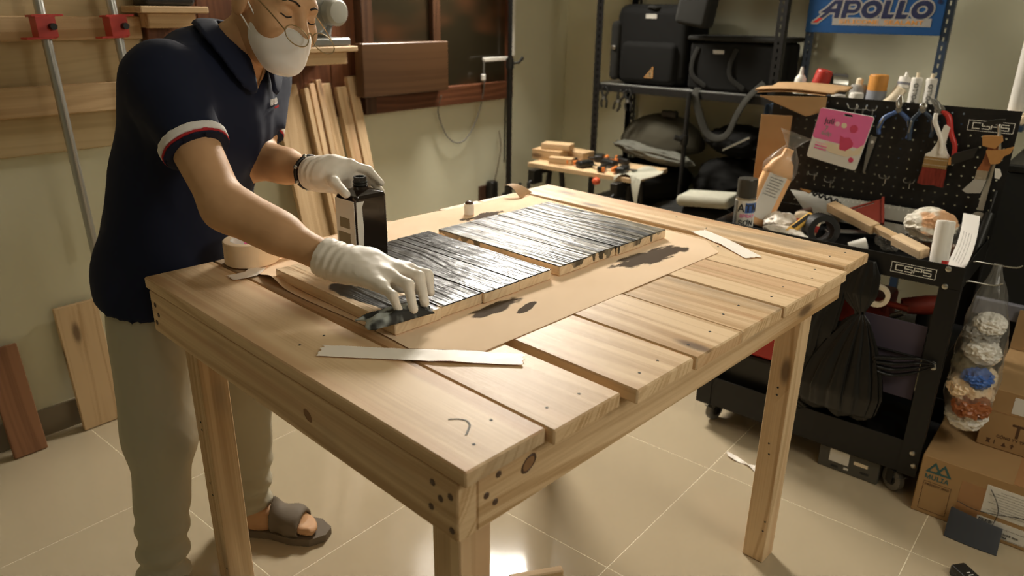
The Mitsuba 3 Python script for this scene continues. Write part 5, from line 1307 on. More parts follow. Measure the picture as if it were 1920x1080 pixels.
t = thing('caulking_gun', 'black caulking gun standing in the right back corner of the tray', 'caulking gun')
add('cradle', cyl((2.50, 0.285, ZF + 0.004), (2.555, 0.278, ZF + 0.135), 0.014, 12), 'mat_black_plastic', t, smooth=40)
add('rod', cyl((2.555, 0.2785, ZF + 0.135), (2.575, 0.276, ZF + 0.20), 0.004, 8), 'mat_black_metal', t, smooth=40)
for k, (x, y, s) in enumerate(((2.42, 0.50, 1.0), (2.455, 0.46, 0.9))):
    add('cellophane_wad', xf(crumple(0.036 * s, 0.036 * s, 0.026, 0.3, 2.4, 12 + k, 3), M4((x, y, ZF + 0.034))), 'mat_clear_film', label=('crumpled clear cellophane left of the paper ball', 'crumpled clear cellophane touching the paper ball from below')[k], cat='plastic wrap')
t = add('small_block', xf(cbox(0.030, 0.055, 0.028, 0.003), M4((2.275, 0.475, ZF + 0.0145), rz=0.12)), 'mat_bristle_grey', label='pale grey foam block behind the front badge of the cart', cat='block')
add('plastic_cup', xf(lathe([(0, 0), (0.016, 0), (0.019, 0.05), (0.0175, 0.05), (0.015, 0.003), (0, 0.003)], 20), M4((2.30, 0.585, ZF + 0.022), rx=1.25, rz=0.5)), 'mat_white_plastic', smooth=35, label='small white plastic cup lying at the front of the tray', cat='cup')
t = add('metal_strip', xf(cbox(0.035, 0.24, 0.004, 0.001), M4((2.44, 0.58, 0.742), rz=0.62)), 'mat_grey_metal', label='flat grey metal strip under the pine stick', cat='metal strip')
add('wooden_offcut', xf(wbox(0.20, 0.05, 0.03, 0.002), M4((2.52, 0.385, ZF + 0.0155), rz=1.2)), 'mat_red_board', label='red-brown wood offcut under the clear sleeve', cat='offcut')
add('sticker_bag', xf(sheet(8, 8, lambda s, q: np.stack([2.36 + 0.10 * s, 0.80 - 0.09 * q + 0.01 * s, ZF + 0.012 + 0.05 * s + 0.008 * np.sin(5 * q)], -1), 0.001), M4()), 'mat_cream', smooth=True, label='cream and red packet between the gloves and the set square', cat='packet')
add('sticker_band', xf(sheet(4, 8, lambda s, q: np.stack([2.39 + 0.03 * s, 0.803 - 0.095 * q + 0.01 * (0.3 + 0.3 * s), ZF + 0.030 + 0.015 * s + 0.008 * np.sin(5 * q)], -1), 0.0008), M4()), 'mat_red_plastic', 'sticker_bag')

# ---------------------------------------------------------------- hung on and stored in the cart
t = thing('bin_bag', 'black plastic bin bag tied to the front of the cart', 'plastic bag')
an = np.linspace(0, 2 * np.pi, 120, endpoint=False)
def fan(keys, pleats, seed, n=34):
    """keys: (z, centre y, half width along y, half depth along x); pleats spread from the tie"""
    ks_ = np.array(keys); out = []
    for q in np.linspace(0, 1, n):
        z, cy, hy, hx = [np.interp(q, np.linspace(0, 1, len(ks_)), ks_[:, c]) for c in range(4)]
        am = 0.16 * np.sin(pleats * an + 1.3 * np.sin(3 * an + seed) + seed) + 0.10 * np.sin((pleats * 1.7).__int__() * an + 2 * q + seed)
        w_ = 1 + am * (0.35 + 0.65 * np.sin(np.pi * min(q * 1.2, 1.0)))
        yy = cy + hy * w_ * np.cos(an); xx = 2.2275 - hx * 1.02 - 0.004 + hx * (1 - 0.16 * 0.9) * w_ * np.sin(an) * 0.86
        out.append(np.column_stack([np.minimum(xx, 2.2285), yy, np.full(len(an), z) + 0.012 * np.sin(5 * an + seed) * q * (q > 0.9)]))
    return out
add('upper_folds', loft(fan([(0.722, 0.505, 0.020, 0.008), (0.68, 0.515, 0.045, 0.014), (0.62, 0.520, 0.050, 0.018), (0.575, 0.505, 0.022, 0.013), (0.556, 0.497, 0.010, 0.009)], 7, 0.4)), 'mat_black_bag', t, smooth=True)
add('tied_body', loft(fan([(0.558, 0.497, 0.010, 0.009), (0.535, 0.500, 0.030, 0.016), (0.47, 0.510, 0.066, 0.028), (0.40, 0.518, 0.094, 0.040), (0.32, 0.522, 0.118, 0.048), (0.26, 0.520, 0.116, 0.044), (0.238, 0.515, 0.075, 0.028)], 15, 1.1)), 'mat_black_bag', t, smooth=True)
add('side_lobe', loft(fan([(0.66, 0.575, 0.020, 0.010), (0.60, 0.60, 0.050, 0.022), (0.50, 0.625, 0.062, 0.030), (0.40, 0.630, 0.060, 0.032), (0.34, 0.62, 0.035, 0.02)], 8, 2.7)), 'mat_black_bag', t, smooth=True)
for k in range(4):
    zz = 0.455 - 0.012 * k
    add('tie_band', tube(smoothline([(2.185, 0.435, zz - 0.01), (2.20, 0.38, zz - 0.006 * k), (2.214, 0.32, zz + 0.012 - 0.002 * k), (2.218, 0.282, 0.462 - 0.003 * k)], 8), [0.010] * 8 + [0.008] * 8 + [0.004] * 9, 8, flat=0.6), 'mat_black_bag', t, smooth=True)
t = thing('tape_roll', 'roll of cream masking tape hung behind the black bin bag', 'tape roll')
Mr = frame((2.222, 0.470, 0.612), (0, 0, 1), (-1, -0.2, 0.0))
add('tape', xf(lathe([(0.022, -0.010), (0.034, -0.010), (0.035, 0), (0.034, 0.010), (0.022, 0.010), (0.022, -0.010)], 32), M4((0.026, 0, 0)) @ Mr), 'mat_cream', t, smooth=35)
add('sandpaper_sheet', xf(cbox(0.004, 0.175, 0.235, 0.001), M4((2.247, 0.410, 0.4365), ry=0.0)), 'mat_sandpaper', label='dark purple sanding sheet standing in the cart behind the bin bag', cat='sandpaper')
tl = [('power_drill', 'red power drill on the middle shelf of the cart', 'drill', 'mat_red_dull', (2.36, 0.345, 0.52)), ('hand_plane', 'red hand plane on the middle shelf behind the purple sheet', 'plane', 'mat_red_dull', (2.34, 0.46, 0.50))]
t = thing('power_drill', 'dull red power drill on the middle shelf of the cart', 'drill')
add('body', xf(lathe([(0, -0.09), (0.024, -0.085), (0.030, -0.02), (0.028, 0.04), (0.018, 0.06), (0, 0.06)], 20), M4((2.43, 0.35, 0.56), rx=1.4, rz=0.4)), 'mat_red_dull', t, smooth=40)
add('handle', rbox(0.035, 0.045, 0.095, 0.014, 8, (2.43, 0.365, 0.508)), 'mat_black_plastic', t, smooth=40)
t = thing('hand_clamp', 'red clamp with grey jaws lying on the middle shelf of the cart', 'clamp')
add('body', cyl((2.30, 0.39, 0.575), (2.32, 0.47, 0.570), 0.010, 10), 'mat_red_dull', t, smooth=40)
add('jaw', cyl((2.30, 0.40, 0.562), (2.33, 0.435, 0.530), 0.009, 10), 'mat_grey_metal', t, smooth=40)
add('foot', rbox(0.03, 0.11, 0.06, 0.008, 6, (2.33, 0.44, 0.491)), 'mat_black_plastic', t, smooth=40)
add('toolbox', rbox(0.16, 0.20, 0.11, 0.015, 8, (2.42, 0.56, 0.516)), 'mat_red_dull', smooth=40, label='dull red toolbox on the middle shelf of the cart', cat='toolbox')
add('black_crate', xf(rbox(0.20, 0.23, 0.185, 0.012, 8), M4((2.375, 0.845, 0.1975))), 'mat_black_plastic', smooth=40, label='black plastic crate on the lower shelf under the red canister', cat='crate')
add('red_canister', xf(rbox(0.17, 0.22, 0.150, 0.014, 8), M4((2.36, 0.845, 0.3665))), 'mat_red_plastic', smooth=40, label='bright red plastic canister on the black crate behind the bench leg', cat='canister')
t = thing('cable_coil', 'coil of black cable on the lower shelf of the cart', 'cable')
for k in range(4):
    cc = np.array([(0.062 * math.cos(a), 0.062 * math.sin(a), 0.004 * math.sin(3 * a + k)) for a in np.linspace(0, 2 * math.pi, 36, endpoint=False)])
    add('loop', xf(tube(cc, 0.0075, 7, closed=True), M4((2.280, 0.675 - 0.008 * k, 0.205 + 0.005 * k), rx=0.85, rz=0.2)), 'mat_black_plastic', t, smooth=True)
for k, (x, y, sx, sy, sz, lb) in enumerate(((2.43, 0.58, 0.11, 0.10, 0.15, 'black cloth tool bag on the lower shelf behind the bin bag'), (2.38, 0.38, 0.11, 0.09, 0.10, 'small black tool pouch on the lower shelf by the right post'))):
    add('tool_bag', xf(crumple(sx, sy, sz * 0.5, 0.10, 1.6, 30 + k, 3), M4((x, y, 0.106 + sz * 0.52))), 'mat_black_cloth', smooth=True, label=lb, cat='tool bag')
# clear bag with rubbish on the side
def cbag(an, z):
    r = np.interp(z, [0.265, 0.30, 0.38, 0.50, 0.60, 0.68, 0.72, 0.745], [0.030, 0.050, 0.062, 0.060, 0.050, 0.030, 0.014, 0.010])
    cx = np.interp(z, [0.265, 0.45, 0.745], [2.290, 2.296, 2.345]); cy = np.interp(z, [0.265, 0.5, 0.745], [0.1895, 0.1900, 0.205])
    w_ = 1 + 0.06 * np.sin(5 * an + z * 50) + 0.04 * np.sin(11 * an - z * 31)
    return np.column_stack([cx + r * w_ * np.cos(an), cy + r * w_ * np.sin(an), np.full(len(an), z)])
t = thing('rubbish_bag', 'clear plastic bag of rubbish hanging on the right side of the cart', 'plastic bag')
an = np.linspace(0, 2 * np.pi, 40, endpoint=False)
add('film', loft([cbag(an, z) for z in np.linspace(0.265, 0.745, 26)]), 'mat_clear_film', t, smooth=True)
cont = [((2.29, 0.185, 0.305), 0.034, 'mat_white_paper'), ((2.315, 0.205, 0.335), 0.030, 'mat_dark_brown'), ((2.27, 0.178, 0.345), 0.032, 'mat_handle_brown'), ((2.32, 0.175, 0.365), 0.028, 'mat_tape_paper'), ((2.28, 0.20, 0.395), 0.032, 'mat_tape_paper'), ((2.315, 0.185, 0.42), 0.032, 'mat_cream'),
        ((2.268, 0.180, 0.435), 0.026, 'mat_label_blue'), ((2.30, 0.205, 0.46), 0.030, 'mat_label_olive'), ((2.32, 0.185, 0.49), 0.028, 'mat_tape_paper'), ((2.285, 0.185, 0.51), 0.030, 'mat_white_paper'), ((2.305, 0.20, 0.55), 0.030, 'mat_print_grey'), ((2.30, 0.185, 0.585), 0.026, 'mat_white_paper')]
for k, (c, r, mm_) in enumerate(cont): add('crumpled_scrap', xf(crumple(r * 1.3, r * 1.3, r * 1.05, 0.3, 2.2, 50 + k, 3), M4(c, rz=k)), mm_, t)

# ---------------------------------------------------------------- boxes and bits on the floor
def carton(x0, x1, y0, y1, z0, z1, label, flaps=True):
    t = thing('cardboard_box', label, 'cardboard box')
    add('carton', bx(x0, x1, y0, y1, z0, z1, 0.002), 'mat_cardboard', t)
    return t
t = carton(2.19, 2.66, -0.24, 0.253, 0.0008, 0.19, 'large brown cardboard box on the floor right of the cart, with blue-green emblem')
FN, RT = (-1, 0, 0), (0, -1, 0)
for c in (0.0, 1.0):
    tri_ = Polygon([(-0.020, -0.016), (0.0, 0.018), (0.020, -0.016)])
    ring_ = tri_.buffer(0.001).difference(Polygon([(-0.0115, -0.011), (0.0, 0.0085), (0.0115, -0.011)]))
    add('emblem', xf(extr(affinity.translate(ring_, -0.012 + 0.024 * c, 0), 0.0005), frame((2.1897, 0.205, 0.157), RT, FN)), 'mat_teal_print', t)
add('lettering', text_on('MULIA', 0.014, (2.1897, 0.206, 0.126), RT, FN, width=0.062), 'mat_teal_print', t)
fr = sbox(-0.036, -0.048, 0.036, 0.048).difference(sbox(-0.0348, -0.0468, 0.0348, 0.0468))
add('printed_frame', xf(extr(fr, 0.0004), frame((2.1897, 0.201, 0.062), RT, FN)), 'mat_cardboard_print', t)
add('lettering', text_on('PRODUCT INFO', 0.0065, (2.1897, 0.201, 0.101), RT, FN, width=0.062), 'mat_cardboard_print', t)
lb = add('paper_label', bx(2.1890, 2.1897, -0.12, 0.085, 0.075, 0.165, 0.0002), 'mat_white_paper', t)
for k in range(9): add('label_line', bx(2.1885, 2.1889, -0.11, 0.075 - 0.012 * (k % 3), 0.088 + 0.008 * k, 0.0895 + 0.008 * k, 0.0001), 'mat_print_grey', lb)
lb = add('paper_label', bx(2.1890, 2.1897, -0.05, 0.09, 0.012, 0.062, 0.0002), 'mat_white_paper', t)
for k in range(12): add('bar', bx(2.1885, 2.1889, 0.052 + 0.0028 * k, 0.0532 + 0.0028 * k + 0.0006 * (k % 3), 0.048, 0.058, 0.0001), 'mat_print_black', lb)
for k, (tx, yy) in enumerate((('1', 0.026), ('0x95 mm', 0.004), ('AORA', 0.022))):
    add('lettering', text_on(tx, 0.0062, (2.1887, yy, 0.039 - 0.0095 * k), RT, FN), 'mat_print_black', lb)
fr = sbox(-0.045, -0.0155, 0.045, 0.0155).difference(sbox(-0.0443, -0.0148, 0.0443, 0.0148))
add('label_frame', xf(extr(fr, 0.0003), frame((2.1888, 0.012, 0.0295), RT, FN)), 'mat_print_black', lb)
add('tape_patch', bx(2.1891, 2.1897, 0.085, 0.145, 0.035, 0.15, 0.0002), 'mat_parcel_tape', t)
add('tape_seam', bx(2.19, 2.66, -0.035, 0.03, 0.1903, 0.1908, 0.0001), 'mat_parcel_tape', t)
t = carton(2.362, 2.72, -0.24, 0.150, 0.1912, 0.378, 'smaller brown cardboard box stacked on the large one')
add('lettering', text_on('TP', 0.040, (2.3617, 0.040, 0.262), RT, FN), 'mat_cardboard_print', t)
add('lettering', text_on('CÔNG TY TNHH SX', 0.0085, (2.3617, 0.050, 0.234), RT, FN), 'mat_cardboard_print', t)
for k, pts in enumerate(([(-0.006, 0), (0.006, 0), (0.003, 0.007), (0.006, 0.014), (-0.006, 0.014), (-0.003, 0.007)], [(-0.005, 0), (-0.003, 0), (-0.003, 0.014), (-0.005, 0.014)], [(-0.006, 0), (0.006, 0), (0, 0.014)], [(-0.002, 0), (0.002, 0), (0.002, 0.008), (0.006, 0.008), (0, 0.015), (-0.006, 0.008), (-0.002, 0.008)])):
    add('handling_sign', xf(extr(Polygon(pts), 0.0005), frame((2.3617, 0.122 - 0.02 * k, 0.205), RT, FN)), 'mat_cardboard_print', t)
add('paper_label', bx(2.3610, 2.3617, -0.02, 0.085, 0.315, 0.366, 0.0002), 'mat_white_paper', t)
add('flap_seam', bx(2.3612, 2.3619, -0.24, 0.150, 0.307, 0.3095, 0.0002), 'mat_kraft_dark', t)
add('flap', xf(cbox(0.004, 0.30, 0.13, 0.001), M4((2.715, 0.0, 0.445), ry=0.10)), 'mat_cardboard', t)
m_ = sheet(10, 8, lambda s, q: np.stack([2.118 - 0.004 * np.sin(3 * s) + 0.062 * q, 0.150 - 0.13 * s + 0.004 * q, 0.0015 + 0.062 * q**1.3 * (1 - 0.2 * s)], -1), 0.002)
add('dark_sheet', m_, 'mat_dark_sheet', smooth=True, label='dark blue-grey rubber sheet leaning on the large cardboard box', cat='rubber sheet')
t = thing('thin_wire', 'two thin black wires in front of the large cardboard box', 'wire')
add('strand', tube(smoothline([(2.186, 0.075, 0.155), (2.183, 0.055, 0.125), (2.184, 0.045, 0.09), (2.175, 0.05, 0.045), (2.165, 0.052, 0.004)], 8), 0.0011, 5), 'mat_black_plastic', t, smooth=True)
add('strand', tube(smoothline([(2.184, 0.145, 0.085), (2.182, 0.10, 0.078), (2.183, 0.05, 0.085), (2.184, 0.0, 0.098), (2.186, -0.06, 0.11)], 8), 0.0011, 5), 'mat_black_plastic', t, smooth=True)
t = thing('battery_pack', 'small black pack with white print on the floor at the bottom right', 'battery')
Mbp = M4((1.945, 0.060, 0.0165), rz=0.9)
add('case', xf(rbox(0.085, 0.042, 0.032, 0.004, 6), Mbp), 'mat_black_plastic', t, smooth=40)
for k in range(3): add('print_mark', xf(cbox(0.0022, 0.018 - 0.004 * k, 0.0005, 0.0001, (-0.012 + 0.009 * k, 0, 0.0162)), Mbp), 'mat_print_white', t)
t = thing('grey_carton', 'flat dark grey carton with white label on the floor under the cart', 'carton')
add('carton', bx(2.245, 2.47, 0.365, 0.548, 0.0008, 0.076, 0.002), 'mat_grey_box', t)
add('paper_label', bx(2.2440, 2.2448, 0.455, 0.515, 0.030, 0.074, 0.0002), 'mat_white_paper', t)
add('tape_piece', bx(2.2440, 2.2448, 0.398, 0.440, 0.044, 0.056, 0.0002), 'mat_cream', t)
for y, z, w_ in ((0.495, 0.015, 0.022), (0.460, 0.018, 0.014), (0.405, 0.024, 0.026)): add('print_block', bx(2.2442, 2.2448, y - w_ / 2, y + w_ / 2, z - 0.004, z + 0.004, 0.0002), 'mat_print_black' if w_ > 0.015 else 'mat_print_white', t)
def scrap(s, q):
    x = 2.10 - 0.03 * s; y = 0.795 - 0.13 * s
    return np.stack([x + 0.022 * (q - 0.5) * (1 + 0.5 * np.sin(9 * s)), y + 0.010 * (q - 0.5) + 0.004 * np.sin(20 * q), 0.0015 + 0.003 * (1 + np.sin(12 * s + 3 * q))], -1)
add('torn_tape', sheet(24, 6, scrap, 0.0004), 'mat_tape_strip', smooth=True, label='torn strip of masking tape on the floor behind the right bench leg', cat='tape')
add('wood_block', xf(wbox(0.14, 0.022, 0.045, 0.003), M4((1.205, 0.905, 0.0235), rz=-0.62)), 'mat_pine_pale', label='pale wood block on the floor at the near bench leg', cat='offcut')
# ---------------------------------------------------------------- steel rack on the right wall
t = thing('shelf_rack', 'black slotted steel shelf rack against the right wall, loaded with bags', 'shelf rack')
RX0, RX1, RY0, RY1 = 3.235, 3.595, 1.225, 2.165
def slotted(x, y, sx, sy, z0, z1, par, matn='mat_black_metal', w_=0.038):
    """angle post with a row of slots on the face towards the room"""
    g_ = sbox(0, z0, w_, z1).difference(unary_union([sbox(w_ * 0.42, z, w_ * 0.62, z + 0.016) for z in np.arange(max(z0, 0.6) + 0.02, z1 - 0.03, 0.032)]))
    m1 = xf(extr(g_, 0.002), frame((x, y, 0), (0, sy, 0), (-1, 0, 0) if sy < 0 else (1, 0, 0)))
    m2 = cbox(w_, 0.002, z1 - z0, 0.0005, (x + sx * w_ / 2, y + (0.001 if sy > 0 else -0.001), (z0 + z1) / 2))
    add('post', cat_(m1, m2), matn, par)
for x, sx in ((RX0, 1), (RX1, -1)):
    for y, sy in ((RY0, 1), (RY1, -1)): slotted(x, y, sx, sy, 0.002, 2.1, t)
for z in (0.10, 0.455, 1.045, 1.62):
    add('shelf_panel', bx(RX0 + 0.003, RX1 - 0.003, RY0 + 0.003, RY1 - 0.003, z - 0.004, z), 'mat_grey_metal' if z == 1.045 else 'mat_black_metal', t)
    add('shelf_beam', bx(RX0 + 0.0025, RX0 + 0.006, RY0 + 0.003, RY1 - 0.003, z - 0.038, z - 0.0045), 'mat_black_metal', t)
    add('shelf_beam', bx(RX1 - 0.006, RX1 - 0.0025, RY0 + 0.003, RY1 - 0.003, z - 0.038, z - 0.0045), 'mat_black_metal', t)
# backpack
t = thing('backpack', 'tall black backpack standing at the left end of the steel shelf', 'backpack')
add('body', rbox(0.24, 0.405, 0.37, 0.05, 10, (3.40, 1.885, 1.2315)), 'mat_black_cloth', t, smooth=60)
pk = add('front_pocket', rbox(0.07, 0.31, 0.20, 0.03, 8, (3.29, 1.885, 1.150)), 'mat_black_cloth', t, smooth=60)
add('side_panel', rbox(0.05, 0.05, 0.28, 0.02, 8, (3.285, 2.075, 1.20)), 'mat_grey_cloth', t, smooth=60)
add('buckle', rbox(0.012, 0.022, 0.02, 0.005, 6, (3.258, 2.072, 1.216)), 'mat_steel', t, smooth=40)
tr = Polygon([(-0.026, -0.022), (0.022, -0.022), (0.022, 0.034)])
wn = add('warning_patch', xf(extr(tr, 0.001), frame((3.2535, 1.862, 1.106), (0, -1, 0), (-1, 0, 0))), 'mat_patch', pk)
add('patch_border', xf(extr(tr.difference(tr.buffer(-0.003)), 0.0006), frame((3.2523, 1.862, 1.106), (0, -1, 0), (-1, 0, 0))), 'mat_tan_plastic', wn)
add('carry_handle', tube(smoothline([(3.31, 1.92, 1.395), (3.285, 1.90, 1.405), (3.28, 1.865, 1.40), (3.31, 1.845, 1.395)], 8), 0.009, 8), 'mat_grey_cloth', t, smooth=True)
add('name_patch', cbox(0.002, 0.06, 0.02, 0.0005, (3.277, 1.885, 1.362)), 'mat_bristle_grey', t)
# cool bag
t = thing('tool_case', 'wide black box bag with carrying straps on the steel shelf', 'bag')
add('body', rbox(0.26, 0.420, 0.215, 0.018, 8, (3.392, 1.455, 1.154)), 'mat_black_cloth', t, smooth=60)
add('lid', rbox(0.285, 0.436, 0.022, 0.008, 8, (3.39, 1.455, 1.2740)), 'mat_grey_cloth', t, smooth=60)
for y in (1.585, 1.40):
    add('strap', tube(smoothline([(3.259, y + 0.035, 1.235), (3.252, y + 0.055, 1.17), (3.250, y + 0.045, 1.11), (3.256, y - 0.02, 1.065)], 8), 0.012, 8, flat=0.25), 'mat_grey_cloth', t, smooth=True)
add('name_patch', cbox(0.002, 0.052, 0.016, 0.0005, (3.2605, 1.520, 1.218)), 'mat_bristle_grey', t)
add('shoulder_strap', tube(smoothline([(3.255, 1.60, 1.055), (3.222, 1.592, 1.02), (3.218, 1.555, 0.93), (3.218, 1.515, 0.862), (3.218, 1.465, 0.845), (3.218, 1.415, 0.87), (3.218, 1.385, 0.95), (3.222, 1.345, 1.03), (3.253, 1.29, 1.10)], 8), 0.018, 8, flat=0.22), 'mat_strap', t, smooth=True)
# bag hanging from the top shelf
t = add('hanging_bag', xf(rbox(0.10, 0.155, 0.16, 0.02, 8), M4((3.185, 1.605, 1.405), rx=0.16)), 'mat_grey_cloth', smooth=60, label='dark cloth bag hanging from the upper shelf right of the backpack', cat='bag')
add('loop', tube(smoothline([(3.19, 1.64, 1.475), (3.215, 1.62, 1.60), (3.225, 1.605, 1.615), (3.215, 1.59, 1.60), (3.19, 1.57, 1.475)], 6), 0.005, 6), 'mat_black_cloth', t, smooth=True)
# spring clamps under the shelf
def spring_clamp(y, z, a, label):
    t = thing('spring_clamp', label, 'clamp', 'spring clamps under the steel shelf')
    Ms = frame((3.226, y, z), (0, math.cos(a), math.sin(a)), (-1, 0, 0))
    for s in (-1, 1): add('arm', xf(tube(smoothline([(0.012 * s, 0.048, 0), (0.016 * s, 0.02, 0), (0.007 * s, -0.005, 0), (0.018 * s, -0.035, 0), (0.006 * s, -0.055, 0)], 6), [0.006] * 12 + [0.007] * 6 + [0.005] * 7, 8), Ms), 'mat_black_plastic', t, smooth=True)
    add('spring', xf(cyl((0, 0, -0.009), (0, 0, 0.009), 0.008, 12), Ms), 'mat_grey_metal', t, smooth=40)
spring_clamp(2.09, 0.975, 0.0, 'black spring clamp under the steel shelf, nearest the left post')
spring_clamp(2.005, 0.965, 0.35, 'tilted black spring clamp in the middle of three under the steel shelf')
spring_clamp(1.95, 0.970, -0.1, 'black spring clamp under the steel shelf, right of the tilted one')
# soft things on the lower shelf
def dome(p):
    q = p - np.array([3.40, 1.84, 0.735], np.float32)
    d = s_ell(q, (0, 0, 0), (0.150, 0.235, 0.175))
    d = smax(d, -q[:, 2] - 0.03 - 0.10 * q[:, 1], 0.03)
    return d + folds(p, 0.006, 9.0, 2)
mq = surface_net(dome, (3.2, 1.55, 0.62), (3.60, 2.13, 0.95), 0.012); taubin(mq, 2)
t = add('cushion_bag', mq, 'mat_olive_cloth', smooth=True, label='rounded olive cushion bag on the dark bags under the steel shelf', cat='cushion bag')
add('handle', rbox(0.03, 0.085, 0.032, 0.008, 6, (3.335, 1.775, 0.915)), 'mat_black_plastic', t, smooth=40)
add('pale_lining', xf(crumple(0.05, 0.20, 0.035, 0.2, 2.5, 5, 3), M4((3.275, 1.82, 0.725), rx=0.12)), 'mat_grey_lining', t, smooth=True)
def soft(name, c, r, seed, matn, label, cat, amp=0.10, rz=0.0): return add(name, xf(crumple(*r, amp, 1.5, seed, 4), M4(c, rz=rz)), matn, smooth=True, label=label, cat=cat)
soft('duffel_bag', (3.40, 1.88, 0.573), (0.145, 0.215, 0.105), 61, 'mat_black_cloth', 'black duffel bag under the olive cushion bag', 'bag', 0.06)
soft('equipment_bag', (3.405, 1.435, 0.605), (0.15, 0.195, 0.125), 62, 'mat_black_cloth', 'large black equipment bag on the lower right of the steel rack', 'bag', 0.08)
soft('equipment_bag', (3.41, 1.42, 0.815), (0.13, 0.17, 0.072), 63, 'mat_black_cloth', 'black bag with a humped top lying on the large equipment bag', 'bag', 0.10)
soft('equipment_bag', (3.03, 1.45, 0.49), (0.15, 0.22, 0.085), 64, 'mat_grey_cloth', 'dark grey bag in front of the steel rack behind the bench corner', 'bag', 0.10)
soft('equipment_bag', (3.03, 1.44, 0.20), (0.17, 0.24, 0.19), 65, 'mat_black_cloth', 'black bag standing on the floor under the dark grey bag', 'bag', 0.06)
t = add('folded_towel', xf(rbox(0.16, 0.24, 0.05, 0.018, 8), M4((3.00, 1.375, 0.615), rz=0.1, rx=-0.08)), 'mat_towel', smooth=60, label='pale folded towel on the dark grey bag behind the bench corner', cat='towel')
rod('steel_rod', (3.19, 1.415, 0.80), (3.16, 1.285, 0.875), 0.006, 'mat_steel', 'thin steel rod sticking out over the black bags', 'rod')
# black pole in front of the rack
t = thing('tripod', 'thin black tripod pole standing in front of the steel shelf', 'tripod')
add('pole', cyl((3.195, 1.615, 0.10), (3.205, 1.615, 1.04), 0.011, 12), 'mat_black_metal', t, smooth=40)
add('collar', cyl((3.197, 1.615, 0.80), (3.197, 1.615, 0.845), 0.018, 12), 'mat_black_plastic', t, smooth=40)
add('knob', cyl((3.185, 1.625, 0.825), (3.165, 1.65, 0.835), 0.013, 10), 'mat_black_plastic', t, smooth=40)
for k in range(3):
    a = 0.6 + 2.094 * k
    if k == 0: continue
    add('leg', cyl((3.195, 1.615, 0.30), (3.195 + 0.10 * math.cos(a), 1.615 + 0.10 * math.sin(a), 0.012), 0.008, 8), 'mat_black_metal', t, smooth=40)
# ---------------------------------------------------------------- folding work stand in the corner
t = thing('work_stand', 'folding work stand with wooden top and black legs in the far corner', 'work stand')
WM = M4((3.03, 1.985, 0.0), rz=-1.52)
def ws(m): return xf(m, WM)
for s in (-1, 1):
    add('top_board', ws(wbox(0.60, 0.155, 0.022, 0.002, (0.0, s * 0.085, 0.665), 0)), 'mat_pine_dull', t)
for x in (-0.24, 0.22):
    for s in (-1, 1):
        add('leg', ws(tube([(x, s * 0.05, 0.64), (x, s * 0.105, 0.33), (x, s * 0.155, 0.012)], 0.014, 8)), 'mat_black_metal', t, smooth=True)
    add('crossbar', ws(bx(x - 0.02, x + 0.02, -0.14, 0.14, 0.628, 0.6535)), 'mat_black_metal', t)
    cr = add('crank_bracket', ws(bx(x - 0.018, x + 0.018, -0.215, -0.1405, 0.585, 0.6535)), 'mat_black_plastic', t)
    add('crank', ws(tube([(x, -0.21, 0.60), (x, -0.235, 0.59), (x + 0.01, -0.238, 0.545)], 0.009, 8)), 'mat_black_metal', cr, smooth=True)
    add('crank_knob', ws(rbox(0.042, 0.034, 0.034, 0.013, 8, (x + 0.012, -0.243, 0.522))), 'mat_red_orange', cr, smooth=60)
for x in (-0.24, 0.22): add('foot_rail', ws(bx(x - 0.015, x + 0.015, -0.18, 0.18, 0.0015, 0.0115)), 'mat_black_plastic', t)
blocks = [(-0.265, -0.02, 0.16, 0.085, 0.05, 0.1, 'long pine offcut at the left end of the work stand'), (-0.17, 0.075, 0.17, 0.09, 0.045, -0.15, 'pine offcut at the back of the work stand'), (-0.15, -0.085, 0.12, 0.05, 0.032, 0.25, 'small pine offcut at the front of the work stand')]
for (x, y, l, w_, h_, a, lb) in blocks:
    add('wood_offcut', ws(xf(wbox(l, w_, h_, 0.002), M4((x, y, 0.6768 + h_ / 2), rz=a))), 'mat_pine_dull', label=lb, cat='offcut', group='offcuts on the work stand')
for (x, y, l, w_, h_, a, lb) in ((-0.235, 0.005, 0.15, 0.08, 0.03, 0.25, 'pine offcut stacked on the long one of the work stand'),):
    add('wood_offcut', ws(xf(wbox(l, w_, h_, 0.002), M4((x, y, 0.7275 + h_ / 2), rz=a))), 'mat_pine_dull', label=lb, cat='offcut', group='offcuts on the work stand')
def quick_clamp(x, y, a, z=0.677, label=''):
    t = thing('quick_clamp', label, 'clamp', 'quick clamps on the work stand')
    Mq_ = WM @ M4((x, y, z), rz=a)
    add('bar', xf(cbox(0.17, 0.012, 0.006, 0.001, (0, 0, 0.018)), Mq_), 'mat_black_metal', t)
    add('fixed_jaw', xf(rbox(0.024, 0.075, 0.028, 0.007, 6, (0.080, 0.025, 0.0155)), Mq_), 'mat_black_plastic', t, smooth=60)
    g_ = add('grip', xf(rbox(0.046, 0.085, 0.032, 0.009, 6, (-0.02, 0.018, 0.018)), Mq_), 'mat_black_plastic', t, smooth=60)
    add('trigger', xf(rbox(0.018, 0.055, 0.022, 0.006, 6, (0.016, 0.03, 0.018)), Mq_), 'mat_orange_plastic', t, smooth=60)
    add('pad', xf(rbox(0.012, 0.022, 0.022, 0.005, 6, (0.062, 0.055, 0.016)), Mq_), 'mat_orange_plastic', t, smooth=60)
for k, (x, y, a, lb) in enumerate(((-0.02, 0.09, 0.4, 'black and orange clamp at the back of the work stand'), (-0.03, -0.06, 2.8, 'black and orange clamp beside the small front offcut'), (0.09, 0.02, 1.3, 'black and orange clamp in the middle of the work stand'), (0.17, -0.075, 3.3, 'black and orange clamp at the front right of the work stand'))):
    quick_clamp(x, y, a, 0.677, lb)
